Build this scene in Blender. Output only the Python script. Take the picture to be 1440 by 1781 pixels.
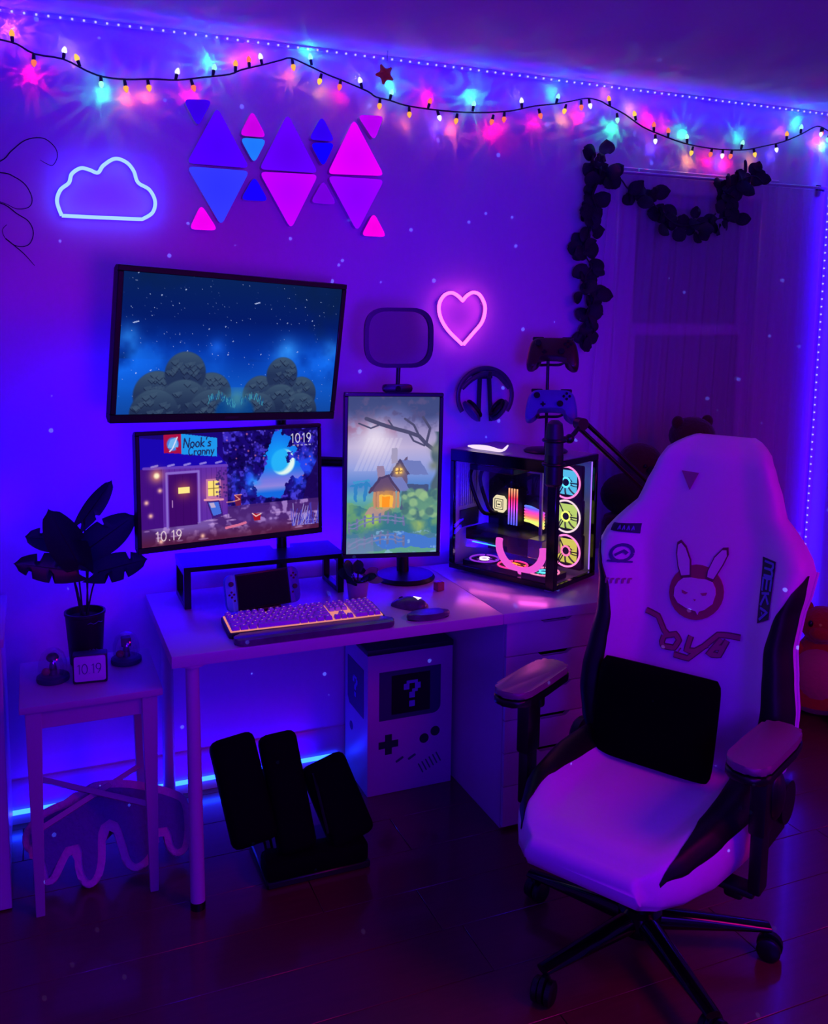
import bpy, bmesh, math, random
import numpy as np
from mathutils import Vector, Matrix

for _o in list(bpy.data.objects):
    bpy.data.objects.remove(_o)
SC = bpy.context.scene
COL = SC.collection
R = math.radians
RNG = random.Random(7)

def s2l(c):
    c = c / 255.0
    return c / 12.92 if c <= 0.04045 else ((c + 0.055) / 1.055) ** 2.4
def lin(r, g, b):
    return (s2l(r), s2l(g), s2l(b))

# ------------------------------------------------------------------ camera
def set_camera():
    yaw, pitch, roll = R(22.7), R(6.8), R(0.61)
    cy, sy, cp, sp, cr, sr = math.cos(yaw), math.sin(yaw), math.cos(pitch), math.sin(pitch), math.cos(roll), math.sin(roll)
    f = Vector((sy * cp, cy * cp, -sp)); r = Vector((cy, -sy, 0)); u = r.cross(f)
    r2 = r * cr + u * sr; u2 = u * cr - r * sr
    cam = bpy.data.cameras.new('camera'); o = bpy.data.objects.new('camera', cam); COL.objects.link(o)
    m = Matrix((r2, u2, -f)).transposed().to_4x4(); m.translation = Vector((0, 0, 1.647)); o.matrix_world = m
    cam.sensor_fit = 'VERTICAL'; cam.sensor_height = 24.0
    cam.lens = 1594.0 / 1781.0 * 24.0
    cam.shift_y = -(1781 / 2 - 742) / 1781.0     # principal point lies above the middle of the frame
    cam.clip_start = 0.05; cam.clip_end = 50
    SC.camera = o
set_camera()

# ------------------------------------------------------------------ world, view, lights
W = bpy.data.worlds.new('night'); SC.world = W; W.use_nodes = True
W.node_tree.nodes['Background'].inputs[0].default_value = (0.004, 0.002, 0.02, 1)
W.node_tree.nodes['Background'].inputs[1].default_value = 1.0
vs = SC.view_settings
vs.view_transform = 'Standard'; vs.look = 'None'; vs.exposure = 0.0; vs.gamma = 1.0; vs.use_curve_mapping = False
SC.cycles.use_denoising = True
SC.cycles.max_bounces = 6

def light(name, kind, loc, col, energy, rot=(0, 0, 0), size=0.1, size_y=None, target=None, spread=None):
    l = bpy.data.lights.new(name, kind); l.color = col; l.energy = energy
    o = bpy.data.objects.new(name, l); o.location = loc; o.rotation_euler = rot
    if target is not None:
        o.rotation_euler = (Vector(target) - Vector(loc)).to_track_quat('-Z', 'Y').to_euler()
    if kind == 'AREA':
        l.size = size
        if size_y: l.shape = 'RECTANGLE'; l.size_y = size_y
        if spread: l.spread = spread
    elif kind in ('POINT', 'SPOT'):
        l.shadow_soft_size = size
    COL.objects.link(o); return o

BLUE = (0.012, 0.0, 1.0)
# LED tape round the ceiling and down the corner of the room
light('ceiling_tape_light', 'AREA', (1.45, 3.03, 2.515), (0.012, 0.0, 1.0), 2.9, rot=(R(30), 0, 0), size=3.4, size_y=0.02)
light('ceiling_tape_uplight', 'AREA', (1.45, 3.00, 2.49), (0.02, 0.0, 1.0), 1.5, rot=(R(180), 0, 0), size=3.4, size_y=0.02)
light('corner_tape_light', 'AREA', (3.20, 3.03, 1.3), (0.02, 0.0, 1.0), 3.2, target=(3.22, 3.09, 1.3), size=0.02, size_y=2.3)
# LED tape along the rear edge of the desk and behind the screens
light('desk_tape_light', 'AREA', (0.95, 3.005, 0.82), BLUE, 7.5, target=(0.95, 3.09, 0.95), size=1.5, size_y=0.03)
light('added_wall_blue_light', 'AREA', (1.30, 3.0, 0.80), BLUE, 3.0, target=(1.30, 3.09, 0.95), size=1.2, size_y=0.03)  # added unseen light, turns the wall right of the screens blue
light('screen_back_light', 'AREA', (0.42, 2.92, 1.15), BLUE, 9.0, target=(0.35, 3.09, 1.15), size=0.7, size_y=0.5)
light('baseboard_tape_light', 'AREA', (0.4, 3.03, 0.06), BLUE, 3.0, target=(0.4, 3.05, 0.4), size=1.0, size_y=0.02)
# coloured lamps of the rest of the room, behind the camera
light('room_lamp_violet', 'AREA', (1.2, -0.9, 2.3), (0.07, 0.0, 0.80), 30.0, target=(1.3, 3.0, 0.9), size=1.8, size_y=1.0)
light('room_lamp_magenta', 'AREA', (2.3, 0.1, 2.35), (0.85, 0.0, 0.34), 7.0, target=(1.35, 1.75, 0.0), size=0.7, size_y=0.7, spread=R(105))
light('room_lamp_pink_low', 'AREA', (3.1, 0.6, 0.9), (0.75, 0.0, 0.42), 1.6, target=(1.5, 1.9, 0.4), size=0.6, size_y=0.6)

def projector(stars):
    """a night-sky projector beside the camera: drifting clouds and star points"""
    o = light('star_projector' if stars else 'cloud_projector', 'POINT', (0.35, -0.25, 1.45), (1, 1, 1), 105.0, size=0.0 if stars else 0.22)
    l = o.data; l.use_nodes = True; nt = l.node_tree; n = nt.nodes; n.clear()
    out = n.new('ShaderNodeOutputLight'); em = n.new('ShaderNodeEmission'); tc = n.new('ShaderNodeTexCoord')
    def math_(op, a=None, b=None):
        m = n.new('ShaderNodeMath'); m.operation = op
        for i, v in enumerate((a, b)):
            if v is None: continue
            if isinstance(v, (int, float)): m.inputs[i].default_value = v
            else: nt.links.new(v, m.inputs[i])
        return m.outputs[0]
    def noise(scale, detail, off):
        mp = n.new('ShaderNodeMapping'); mp.inputs['Location'].default_value = off
        nt.links.new(tc.outputs['Normal'], mp.inputs[0])
        t = n.new('ShaderNodeTexNoise'); t.inputs['Scale'].default_value = scale; t.inputs['Detail'].default_value = detail
        t.inputs['Distortion'].default_value = 0.6
        nt.links.new(mp.outputs[0], t.inputs['Vector']); return t.outputs[0]
    def ramp(v, stops):
        r = n.new('ShaderNodeValToRGB'); e = r.color_ramp.elements
        e[0].position, e[0].color = stops[0][0], (*stops[0][1], 1)
        e[1].position, e[1].color = stops[-1][0], (*stops[-1][1], 1)
        for p, c in stops[1:-1]:
            x = e.new(p); x.color = (*c, 1)
        nt.links.new(v, r.inputs[0]); return r.outputs[0]
    blue = ramp(noise(3.2, 3, (3.1, 1.7, 0)), [(0.34, (0.0, 0.0, 0.10)), (0.70, (0.0, 0.0, 1.0))])
    mag = ramp(noise(2.2, 3, (0.4, 5.2, 2)), [(0.44, (0.004, 0, 0)), (0.66, (0.13, 0.0, 0.10))])
    vo = n.new('ShaderNodeTexVoronoi'); vo.inputs['Scale'].default_value = 40.0
    nt.links.new(tc.outputs['Normal'], vo.inputs['Vector'])
    near = math_('LESS_THAN', vo.outputs['Distance'], 0.085)
    sep = n.new('ShaderNodeSeparateColor'); nt.links.new(vo.outputs['Color'], sep.inputs[0])
    some = math_('GREATER_THAN', sep.outputs[0], 0.35)
    star = math_('MULTIPLY', math_('MULTIPLY', near, some), 5.0)
    def toward(p, spread):                      # a soft cloud thrown in the direction of p
        d = (Vector(p) - Vector((0.35, -0.25, 1.45))).normalized()
        v = n.new('ShaderNodeVectorMath'); v.operation = 'DOT_PRODUCT'; v.inputs[1].default_value = d
        nt.links.new(tc.outputs['Normal'], v.inputs[0])
        r = n.new('ShaderNodeMapRange'); r.interpolation_type = 'SMOOTHSTEP'
        r.inputs[1].default_value = math.cos(R(spread)); r.inputs[2].default_value = 1.0
        nt.links.new(math_('ABSOLUTE', v.outputs['Value']), r.inputs[0]); return r.outputs[0]
    def tint(v, col):
        m = n.new('ShaderNodeMix'); m.data_type = 'RGBA'; m.blend_type = 'MULTIPLY'; m.inputs['Factor'].default_value = 1.0
        m.inputs[6].default_value = (*col, 1); nt.links.new(v, m.inputs[7]); return m.outputs[2]
    nz = noise(6.0, 4, (1.3, 0.2, 4.0)); nz2 = noise(7.0, 4, (5.3, 2.2, 1.0))
    pink = tint(math_('MULTIPLY', math_('MAXIMUM', toward((0.55, 3.09, 1.80), 13), toward((0.05, 3.09, 1.75), 7)), nz), (0.75, 0.0, 0.14))
    deep = tint(math_('MULTIPLY', math_('MAXIMUM', toward((1.45, 3.09, 1.60), 17), toward((0.3, 3.09, 2.45), 9)), nz2), (0.0, 0.0, 3.6))
    st = n.new('ShaderNodeMix'); st.data_type = 'RGBA'; st.inputs['Factor'].default_value = 1.0
    st.blend_type = 'MULTIPLY'; st.inputs[6].default_value = (0.10, 0.16, 1.0, 1); nt.links.new(star, st.inputs[7])
    def add(a, b):
        m = n.new('ShaderNodeMix'); m.data_type = 'RGBA'; m.blend_type = 'ADD'; m.inputs['Factor'].default_value = 1.0
        nt.links.new(a, m.inputs[6]); nt.links.new(b, m.inputs[7]); return m.outputs[2]
    nt.links.new(st.outputs[2] if stars else add(add(blue, mag), add(pink, deep)), em.inputs[0])
    em.inputs[1].default_value = 1.0
    nt.links.new(em.outputs[0], out.inputs[0])
projector(False); projector(True)

# ------------------------------------------------------------------ materials
MATS = {}
def mat(name, col, rough=0.5, metal=0.0, var=0.0, scale=8.0, bump=0.0, coat=0.0, spec=0.5, stretch=None, trans=0.0, crough=0.03, sheen=0.0, alpha=None):
    m = bpy.data.materials.new(name); m.use_nodes = True; MATS[name] = m
    nt = m.node_tree; b = nt.nodes['Principled BSDF']
    c = (*lin(*col), 1); b.inputs['Base Color'].default_value = c
    b.inputs['Roughness'].default_value = rough; b.inputs['Metallic'].default_value = metal
    b.inputs['Specular IOR Level'].default_value = spec; b.inputs['Coat Weight'].default_value = coat; b.inputs['Coat Roughness'].default_value = crough
    b.inputs['Transmission Weight'].default_value = trans; b.inputs['Sheen Weight'].default_value = sheen
    if alpha is not None: b.inputs['Alpha'].default_value = alpha
    if var or bump:
        tc = nt.nodes.new('ShaderNodeTexCoord'); mp = nt.nodes.new('ShaderNodeMapping')
        if stretch: mp.inputs['Scale'].default_value = stretch
        no = nt.nodes.new('ShaderNodeTexNoise'); no.inputs['Scale'].default_value = scale; no.inputs['Detail'].default_value = 4
        nt.links.new(tc.outputs['Object'], mp.inputs[0]); nt.links.new(mp.outputs[0], no.inputs['Vector'])
        if var:
            mx = nt.nodes.new('ShaderNodeMix'); mx.data_type = 'RGBA'
            mx.inputs[6].default_value = tuple(v * (1 - var) for v in c[:3]) + (1,)
            mx.inputs[7].default_value = tuple(min(1, v * (1 + var)) for v in c[:3]) + (1,)
            nt.links.new(no.outputs[0], mx.inputs['Factor']); nt.links.new(mx.outputs[2], b.inputs['Base Color'])
        if bump:
            bp = nt.nodes.new('ShaderNodeBump'); bp.inputs['Strength'].default_value = bump; bp.inputs['Distance'].default_value = 0.01
            nt.links.new(no.outputs[0], bp.inputs['Height']); nt.links.new(bp.outputs[0], b.inputs['Normal'])
    return m
def glow(name, rgb, strength=1.0, linear=None):
    m = bpy.data.materials.new(name); m.use_nodes = True; MATS[name] = m
    nt = m.node_tree; nt.nodes.clear()
    o = nt.nodes.new('ShaderNodeOutputMaterial'); e = nt.nodes.new('ShaderNodeEmission')
    e.inputs[0].default_value = (*(linear or lin(*rgb)), 1); e.inputs[1].default_value = strength
    nt.links.new(e.outputs[0], o.inputs[0]); return m
def see_through(name, col, fac, kind='ShaderNodeBsdfTranslucent', rough=0.05):
    """fac of the surface is seen, the rest is seen through"""
    m = bpy.data.materials.new(name); m.use_nodes = True; MATS[name] = m
    nt = m.node_tree; nt.nodes.clear()
    o = nt.nodes.new('ShaderNodeOutputMaterial'); mx = nt.nodes.new('ShaderNodeMixShader'); t = nt.nodes.new('ShaderNodeBsdfTransparent')
    s = nt.nodes.new(kind); s.inputs['Color'].default_value = (*lin(*col), 1)
    if 'Roughness' in s.inputs and kind != 'ShaderNodeBsdfDiffuse': s.inputs['Roughness'].default_value = rough
    mx.inputs[0].default_value = fac
    nt.links.new(t.outputs[0], mx.inputs[1]); nt.links.new(s.outputs[0], mx.inputs[2]); nt.links.new(mx.outputs[0], o.inputs[0])
    return m

mat('wall_paint', (205, 200, 205), 0.75, var=0.03, scale=40, bump=0.06)
mat('ceiling_paint', (190, 185, 190), 0.85, var=0.03, scale=30, bump=0.05)
mat('white_lacquer', (188, 185, 188), 0.35, var=0.02, scale=20)
mat('desk_white', (194, 190, 193), 0.28, var=0.02, scale=20)
mat('white_wood', (176, 172, 175), 0.5, var=0.05, scale=12, stretch=(1, 1, 0.2))
mat('white_metal', (186, 184, 187), 0.35)
mat('white_vinyl', (212, 206, 210), 0.42, var=0.02, scale=60, bump=0.05)
mat('black_vinyl', (8, 8, 11), 0.5, bump=0.05, scale=80, spec=0.3)
mat('black_plastic', (10, 10, 13), 0.38)
mat('black_gloss', (6, 6, 9), 0.12)
mat('black_metal', (9, 9, 12), 0.3, metal=0.3)
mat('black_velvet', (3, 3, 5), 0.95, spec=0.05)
mat('black_fabric', (4, 4, 6), 0.9, var=0.2, scale=200, bump=0.2, spec=0.1)
mat('dark_grey', (34, 34, 40), 0.5)
mat('silver', (150, 150, 158), 0.3, metal=0.7)
mat('leaf_dark', (22, 42, 40), 0.36, var=0.3, scale=14)
mat('leaf_pale', (120, 135, 110), 0.5, var=0.5, scale=40)
mat('stem_dark', (22, 40, 26), 0.6)
mat('garland_leaf', (22, 24, 26), 0.7, var=0.3, scale=30)
mat('soil', (20, 14, 10), 1.0, bump=0.5, scale=80)
mat('pot_dark', (26, 20, 26), 0.45, var=0.2, scale=20)
mat('pot_pale', (150, 130, 160), 0.5)
mat('wire_black', (6, 6, 8), 0.6)
mat('plank_wood', (92, 52, 40), 0.28, var=0.28, scale=5, stretch=(1.2, 14, 1), bump=0.015, coat=0.5, crough=0.09)
mat('floor_under', (40, 24, 18), 0.7)
mat('orange_plush', (178, 58, 16), 0.95, var=0.12, scale=60, bump=0.5, sheen=0.3)
mat('cream_plush', (190, 130, 90), 0.95, var=0.1, scale=60, bump=0.5, sheen=0.3)
mat('brown_plush', (62, 34, 20), 0.95, var=0.2, scale=60, bump=0.5, sheen=0.2)
mat('olive_plush', (28, 34, 24), 0.95, var=0.2, scale=60, bump=0.5)
mat('rug_blue', (96, 96, 150), 1.0, var=0.12, scale=70, bump=0.8)
mat('rug_rim', (196, 176, 190), 1.0, var=0.1, scale=70, bump=0.8)
mat('star_orange', (215, 110, 20), 0.5)
mat('marble_pad', (86, 50, 92), 0.32, var=0.75, scale=22, stretch=(1, 2, 1))
mat('key_cap', (200, 150, 215), 0.45)
mat('pad_teal', (80, 225, 215), 0.4)
mat('pad_violet', (70, 60, 170), 0.4)
mat('emblem_red', (150, 40, 78), 0.55)
mat('emblem_rim', (96, 26, 62), 0.55)
mat('emblem_text', (165, 62, 100), 0.55)
mat('patch_navy', (14, 12, 40), 0.5)
mat('patch_letter', (96, 104, 190), 0.45)
mat('patch_ring', (46, 42, 108), 0.55)
mat('patch_faint', (150, 80, 120), 0.6)
mat('gamepad_red', (58, 14, 18), 0.35)
mat('gamepad_blue', (84, 92, 165), 0.35)
mat('print_dark', (24, 18, 40), 0.5)
mat('print_grey', (46, 40, 82), 0.5)
mat('box_white', (168, 164, 172), 0.45)
mat('case_white', (170, 168, 175), 0.4)
mat('board_black', (10, 10, 14), 0.5, var=0.4, scale=60)
mat('clock_face', (205, 195, 215), 0.35)
mat('clock_digit', (90, 74, 120), 0.5)
mat('tint_amber', (190, 90, 90), 0.2, trans=0.5)
mat('headset_grey', (60, 60, 78), 0.4)
mat('diffuser', (40, 38, 60), 0.25, alpha=0.35)
mat('cloth_face', (90, 100, 190), 0.8)
see_through('clear_glass', (255, 255, 255), 0.05, 'ShaderNodeBsdfGlossy', 0.02)
see_through('night_glass', (140, 140, 150), 0.25, 'ShaderNodeBsdfGlossy', 0.05)
see_through('dome_glass', (200, 200, 220), 0.22, 'ShaderNodeBsdfGlossy', 0.06)
see_through('sheer_cloth', (215, 205, 215), 0.42, 'ShaderNodeBsdfDiffuse')

def lets_light_through(name, col, fac):
    nt = MATS[name].node_tree; o = nt.nodes['Material Output']; b = nt.nodes['Principled BSDF']
    mx = nt.nodes.new('ShaderNodeMixShader'); t = nt.nodes.new('ShaderNodeBsdfTranslucent'); t.inputs[0].default_value = (*lin(*col), 1); mx.inputs[0].default_value = fac
    nt.links.new(b.outputs[0], mx.inputs[1]); nt.links.new(t.outputs[0], mx.inputs[2]); nt.links.new(mx.outputs[0], o.inputs[0])
lets_light_through('leaf_dark', (40, 70, 62), 0.35)

# ------------------------------------------------------------------ mesh helpers
def done(name, bm, m, parent=None, ang=38, smooth=True):
    bmesh.ops.recalc_face_normals(bm, faces=bm.faces)
    if smooth:
        for f in bm.faces: f.smooth = True
        lim = R(ang)
        for e in bm.edges:
            if len(e.link_faces) == 2 and e.calc_face_angle(0) > lim: e.smooth = False
    me = bpy.data.meshes.new(name); bm.to_mesh(me); bm.free()
    ms = m if isinstance(m, (list, tuple)) else [m]
    for x in ms: me.materials.append(MATS[x] if isinstance(x, str) else x)
    return put(name, me, parent)
def put(name, me, parent=None):
    o = bpy.data.objects.new(name, me); COL.objects.link(o)
    if parent is not None: o.parent = parent
    return o
def thing(name, label, cat, loc=(0, 0, 0), rz=0.0, group=None, rot=None):
    o = bpy.data.objects.new(name, None); COL.objects.link(o); o.empty_display_size = 0.05
    o.location = loc; o.rotation_euler = rot if rot else (0, 0, rz)
    o['label'] = label; o['category'] = cat
    if group: o['group'] = group
    return o
def tag(o, label, cat, group=None):
    o['label'] = label; o['category'] = cat
    if group: o['group'] = group
    return o
def struct(o): o['kind'] = 'structure'; return o
def NB(): return bmesh.new()
def xf(bm, vs, M):
    if M is not None: bmesh.ops.transform(bm, matrix=M, verts=vs)
def box(bm, a, b, bev=0.0, seg=2, M=None):
    g = bmesh.ops.create_cube(bm, size=1.0); v = g['verts']
    s = [b[i] - a[i] for i in range(3)]; c = [(a[i] + b[i]) / 2 for i in range(3)]
    for q in v: q.co = Vector((q.co.x * s[0] + c[0], q.co.y * s[1] + c[1], q.co.z * s[2] + c[2]))
    if bev > 0:
        bev = min(bev, 0.49 * min(abs(x) for x in s))
        es = {e for q in v for e in q.link_edges}
        r = bmesh.ops.bevel(bm, geom=list(es), offset=bev, segments=seg, profile=0.5, affect='EDGES')
        v = list({q for f in r['faces'] for q in f.verts} | {q for q in v if q.is_valid})
    xf(bm, v, M); return v
def tube(bm, pts, r, n=8, closed=False, caps=True, flat=None):
    pts = [Vector(p) for p in pts]; N = len(pts); rr = r if isinstance(r, (list, tuple)) else [r] * N
    rings = []; up = None
    for i in range(N):
        if closed: t = pts[(i + 1) % N] - pts[i - 1]
        else: t = pts[min(i + 1, N - 1)] - pts[max(i - 1, 0)]
        t.normalize()
        if up is None:
            up = Vector((0, 0, 1)) if abs(t.z) < 0.9 else Vector((0, 1, 0))
        s = t.cross(up)
        if s.length < 1e-5: s = t.cross(Vector((1, 0, 0)))
        s.normalize(); up = s.cross(t).normalized()
        ring = []
        for k in range(n):
            a = 2 * math.pi * k / n
            ring.append(bm.verts.new(pts[i] + s * math.cos(a) * rr[i] + up * math.sin(a) * rr[i] * (flat or 1)))
        rings.append(ring)
    M = N if closed else N - 1
    for i in range(M):
        A, B = rings[i], rings[(i + 1) % N]
        for k in range(n): bm.faces.new((A[k], A[(k + 1) % n], B[(k + 1) % n], B[k]))
    if caps and not closed:
        bm.faces.new(rings[0][::-1]); bm.faces.new(rings[-1])
    return [v for q in rings for v in q]
def cyl(bm, p0, p1, r0, r1=None, n=16): return tube(bm, [p0, p1], [r0, r0 if r1 is None else r1], n)
def lathe(bm, prof, c=(0, 0, 0), n=24, M=None):
    rings = []; c = Vector(c); new = []
    for r, z in prof:
        if r < 1e-6:
            v = bm.verts.new(c + Vector((0, 0, z))); rings.append([v] * n); new.append(v)
        else:
            ring = [bm.verts.new(c + Vector((r * math.cos(2 * math.pi * k / n), r * math.sin(2 * math.pi * k / n), z))) for k in range(n)]
            rings.append(ring); new += ring
    for A, B in zip(rings, rings[1:]):
        for k in range(n):
            q = []
            for v in (A[k], A[(k + 1) % n], B[(k + 1) % n], B[k]):
                if v not in q: q.append(v)
            if len(q) > 2: bm.faces.new(q)
    xf(bm, new, M); return new
def ball(bm, c, r, n=16, m=10, M=None):
    r = (r, r, r) if isinstance(r, (int, float)) else r
    v = lathe(bm, [(math.sin(math.pi * i / m), -math.cos(math.pi * i / m)) for i in range(m + 1)], n=n)
    for q in v: q.co = Vector((q.co.x * r[0] + c[0], q.co.y * r[1] + c[1], q.co.z * r[2] + c[2]))
    xf(bm, v, M); return v
AX = {'xy': lambda u, v, w: (u, v, w), 'xz': lambda u, v, w: (u, w, v), 'yz': lambda u, v, w: (w, u, v)}
def prism(bm, poly, w0, w1, plane='xz', M=None, bev=0.0):
    f = AX[plane]
    A = [bm.verts.new(f(u, v, w0)) for u, v in poly]; B = [bm.verts.new(f(u, v, w1)) for u, v in poly]
    n = len(poly); fa = bm.faces.new(A); fb = bm.faces.new(B[::-1])
    for i in range(n): bm.faces.new((A[i], B[i], B[(i + 1) % n], A[(i + 1) % n]))
    vs = A + B
    if bev > 0:
        es = list(fa.edges) + list(fb.edges)
        r = bmesh.ops.bevel(bm, geom=es, offset=bev, segments=2, profile=0.5, affect='EDGES')
        vs = list({q for g in r['faces'] for q in g.verts} | {q for q in vs if q.is_valid})
    xf(bm, vs, M); return vs
def roundpoly(P, r, n=5):
    out = []; N = len(P)
    for i in range(N):
        p, a, b = Vector(P[i]), Vector(P[i - 1]), Vector(P[(i + 1) % N])
        d1, d2 = (a - p), (b - p); l = min(d1.length, d2.length); d1.normalize(); d2.normalize()
        ang = d1.angle(d2); t = min(r / math.tan(ang / 2), 0.48 * l)
        for k in range(n + 1):
            s = k / n; q = (p + d1 * t) * (1 - s) ** 2 + p * 2 * s * (1 - s) + (p + d2 * t) * s * s
            out.append((q.x, q.y))
    return out
def rrect(w, h, r, cx=0, cy=0, n=5):
    return roundpoly([(cx - w / 2, cy - h / 2), (cx + w / 2, cy - h / 2), (cx + w / 2, cy + h / 2), (cx - w / 2, cy + h / 2)], r, n)
def circ(r, cx=0, cy=0, n=20, ry=None): return [(cx + r * math.cos(2 * math.pi * k / n), cy + (ry or r) * math.sin(2 * math.pi * k / n)) for k in range(n)]
def ringprism(bm, outer, inner, w0, w1, plane='xz', M=None):
    f = AX[plane]; n = len(outer)
    L = [[bm.verts.new(f(u, v, w)) for u, v in P] for P, w in ((outer, w0), (outer, w1), (inner, w1), (inner, w0))]
    for a in range(4):
        A, B = L[a], L[(a + 1) % 4]
        for i in range(n): bm.faces.new((A[i], A[(i + 1) % n], B[(i + 1) % n], B[i]))
    vs = [v for q in L for v in q]; xf(bm, vs, M); return vs
def spline(P, k=4, closed=False):
    P = [Vector(p) for p in P]; N = len(P); out = []
    for i in range(N if closed else N - 1):
        if closed: p0, p1, p2, p3 = P[i - 1], P[i], P[(i + 1) % N], P[(i + 2) % N]
        else: p0, p1, p2, p3 = P[max(i - 1, 0)], P[i], P[i + 1], P[min(i + 2, N - 1)]
        for j in range(k):
            t = j / k
            out.append(0.5 * ((2 * p1) + (p2 - p0) * t + (2 * p0 - 5 * p1 + 4 * p2 - p3) * t * t + (3 * p1 - p0 - 3 * p2 + p3) * t ** 3))
    if not closed: out.append(P[-1])
    return out
def sheet(bm, rows, closed=False):
    V = [[bm.verts.new(p) for p in r] for r in rows]
    for a, b in zip(V, V[1:]):
        n = len(a)
        for i in range(n if closed else n - 1): bm.faces.new((a[i], a[(i + 1) % n], b[(i + 1) % n], b[i]))
    return V
def interp(T, z):
    if z <= T[0][0]: return T[0][1]
    for (a, x), (b, y) in zip(T, T[1:]):
        if z <= b:
            t = (z - a) / (b - a); t = t * t * (3 - 2 * t) * 0.5 + t * 0.5
            return x + (y - x) * t
    return T[-1][1]
def sstep(a, b, x):
    t = max(0.0, min(1.0, (x - a) / (b - a))); return t * t * (3 - 2 * t)
def pose(a, b, c, loc):
    return Matrix.Translation(loc) @ (Matrix.Rotation(a, 4, 'Z') @ Matrix.Rotation(b, 4, 'X') @ Matrix.Rotation(c, 4, 'Y'))

# ------------------------------------------------------------------ the room
WY, WX, WL, WF, H = 3.09, 3.26, -1.25, -1.3, 2.545
def make_room():
    bm = NB(); box(bm, (WL - .1, WF - .1, -0.08), (WX + .1, WY + .1, -0.012)); fl = struct(done('floor', bm, 'floor_under'))
    y = 0.95; row = 0; pw, plen = 0.19, 1.28
    meshes = {}
    while y < WY - 0.02:
        x = WL - RNG.uniform(0, 0.9)
        y1 = min(y + pw, WY)
        while x < WX:
            a, b = max(x, WL), min(x + plen, WX)
            if b - a > 0.05:
                key = (round(b - a, 3), round(y1 - y, 3))
                if key not in meshes:
                    bm = NB(); box(bm, (0.0008, 0.0008, -0.012), (b - a - 0.0008, y1 - y - 0.0008, 0.0), 0.001, 1)
                    o = done('plank', bm, 'plank_wood', fl); meshes[key] = o.data
                else: o = put('plank', meshes[key], fl)
                o.location = (a, y, -RNG.uniform(0, 0.0006))
            x += plen
        y += pw; row += 1
    bm = NB(); box(bm, (WL, WF, -0.012), (WX, 0.95, 0.0)); done('floorboard', bm, 'plank_wood', fl)
    bm = NB(); box(bm, (WL - .1, WF - .1, H), (WX + .1, WY + .1, H + 0.08)); struct(done('ceiling', bm, 'ceiling_paint'))
    # back wall round the window opening
    x0, x1, z0, z1 = 2.235, 2.865, 0.93, 2.15
    bm = NB()
    box(bm, (WL - .1, WY, 0), (x0, WY + .1, H)); box(bm, (x1, WY, 0), (WX + .1, WY + .1, H))
    box(bm, (x0, WY, 0), (x1, WY + .1, z0)); box(bm, (x0, WY, z1), (x1, WY + .1, H))
    struct(done('wall_back', bm, 'wall_paint', smooth=False))
    for nm, a, b in (('wall_right', (WX, WF, 0), (WX + .1, WY, H)), ('wall_left', (WL - .1, WF, 0), (WL, WY, H)), ('wall_front', (WL - .1, WF - .1, 0), (WX + .1, WF, H))):
        bm = NB(); box(bm, a, b); struct(done(nm, bm, 'wall_paint'))
    # skirting with a stepped top
    prof = [(0, 0), (-0.018, 0), (-0.018, 0.105), (-0.012, 0.118), (-0.012, 0.130), (-0.004, 0.142), (0, 0.142)]
    bm = NB(); prism(bm, [(WY + u, v) for u, v in prof], WL, WX, 'yz'); struct(done('baseboard_back', bm, 'white_lacquer'))
    bm = NB(); prism(bm, [(WX + u, v) for u, v in prof], WF, WY - 0.018, 'xz'); struct(done('baseboard_right', bm, 'white_lacquer'))
    # sash window
    w = struct(thing('window_1', 'white sash window with dark night panes behind the sheer curtain', 'window', ((x0 + x1) / 2, WY, z0)))
    del w['category']
    hw, hh = (x1 - x0) / 2, z1 - z0
    bm = NB()
    for a, b in (((-hw - .09, -.012, -.0), (-hw + .0, -.001, hh + .09)), ((hw - .0, -.012, -.0), (hw + .09, -.001, hh + .09)), ((-hw, -.012, hh), (hw, -.001, hh + .09))):
        box(bm, a, b, 0.004, 1)
    done('casing', bm, 'white_lacquer', w)
    bm = NB(); box(bm, (-hw - .12, -.016, -.03), (hw + .12, -.001, 0.0), 0.005, 2); done('sill', bm, 'white_lacquer', w)
    for nm, za, zb, yy in (('lower_sash', 0.0, 0.70, 0.03), ('upper_sash', 0.66, hh, 0.055)):
        bm = NB(); t = 0.045
        box(bm, (-hw, yy, za), (-hw + t, yy + .025, zb), 0.003, 1); box(bm, (hw - t, yy, za), (hw, yy + .025, zb), 0.003, 1)
        box(bm, (-hw + t, yy, za), (hw - t, yy + .025, za + t), 0.003, 1); box(bm, (-hw + t, yy, zb - t), (hw - t, yy + .025, zb), 0.003, 1)
        s = done(nm, bm, 'white_lacquer', w)
        bm = NB(); box(bm, (-hw + t, yy + .01, za + t), (hw - t, yy + .014, zb - t)); done('pane', bm, 'night_glass', s)
make_room()

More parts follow.
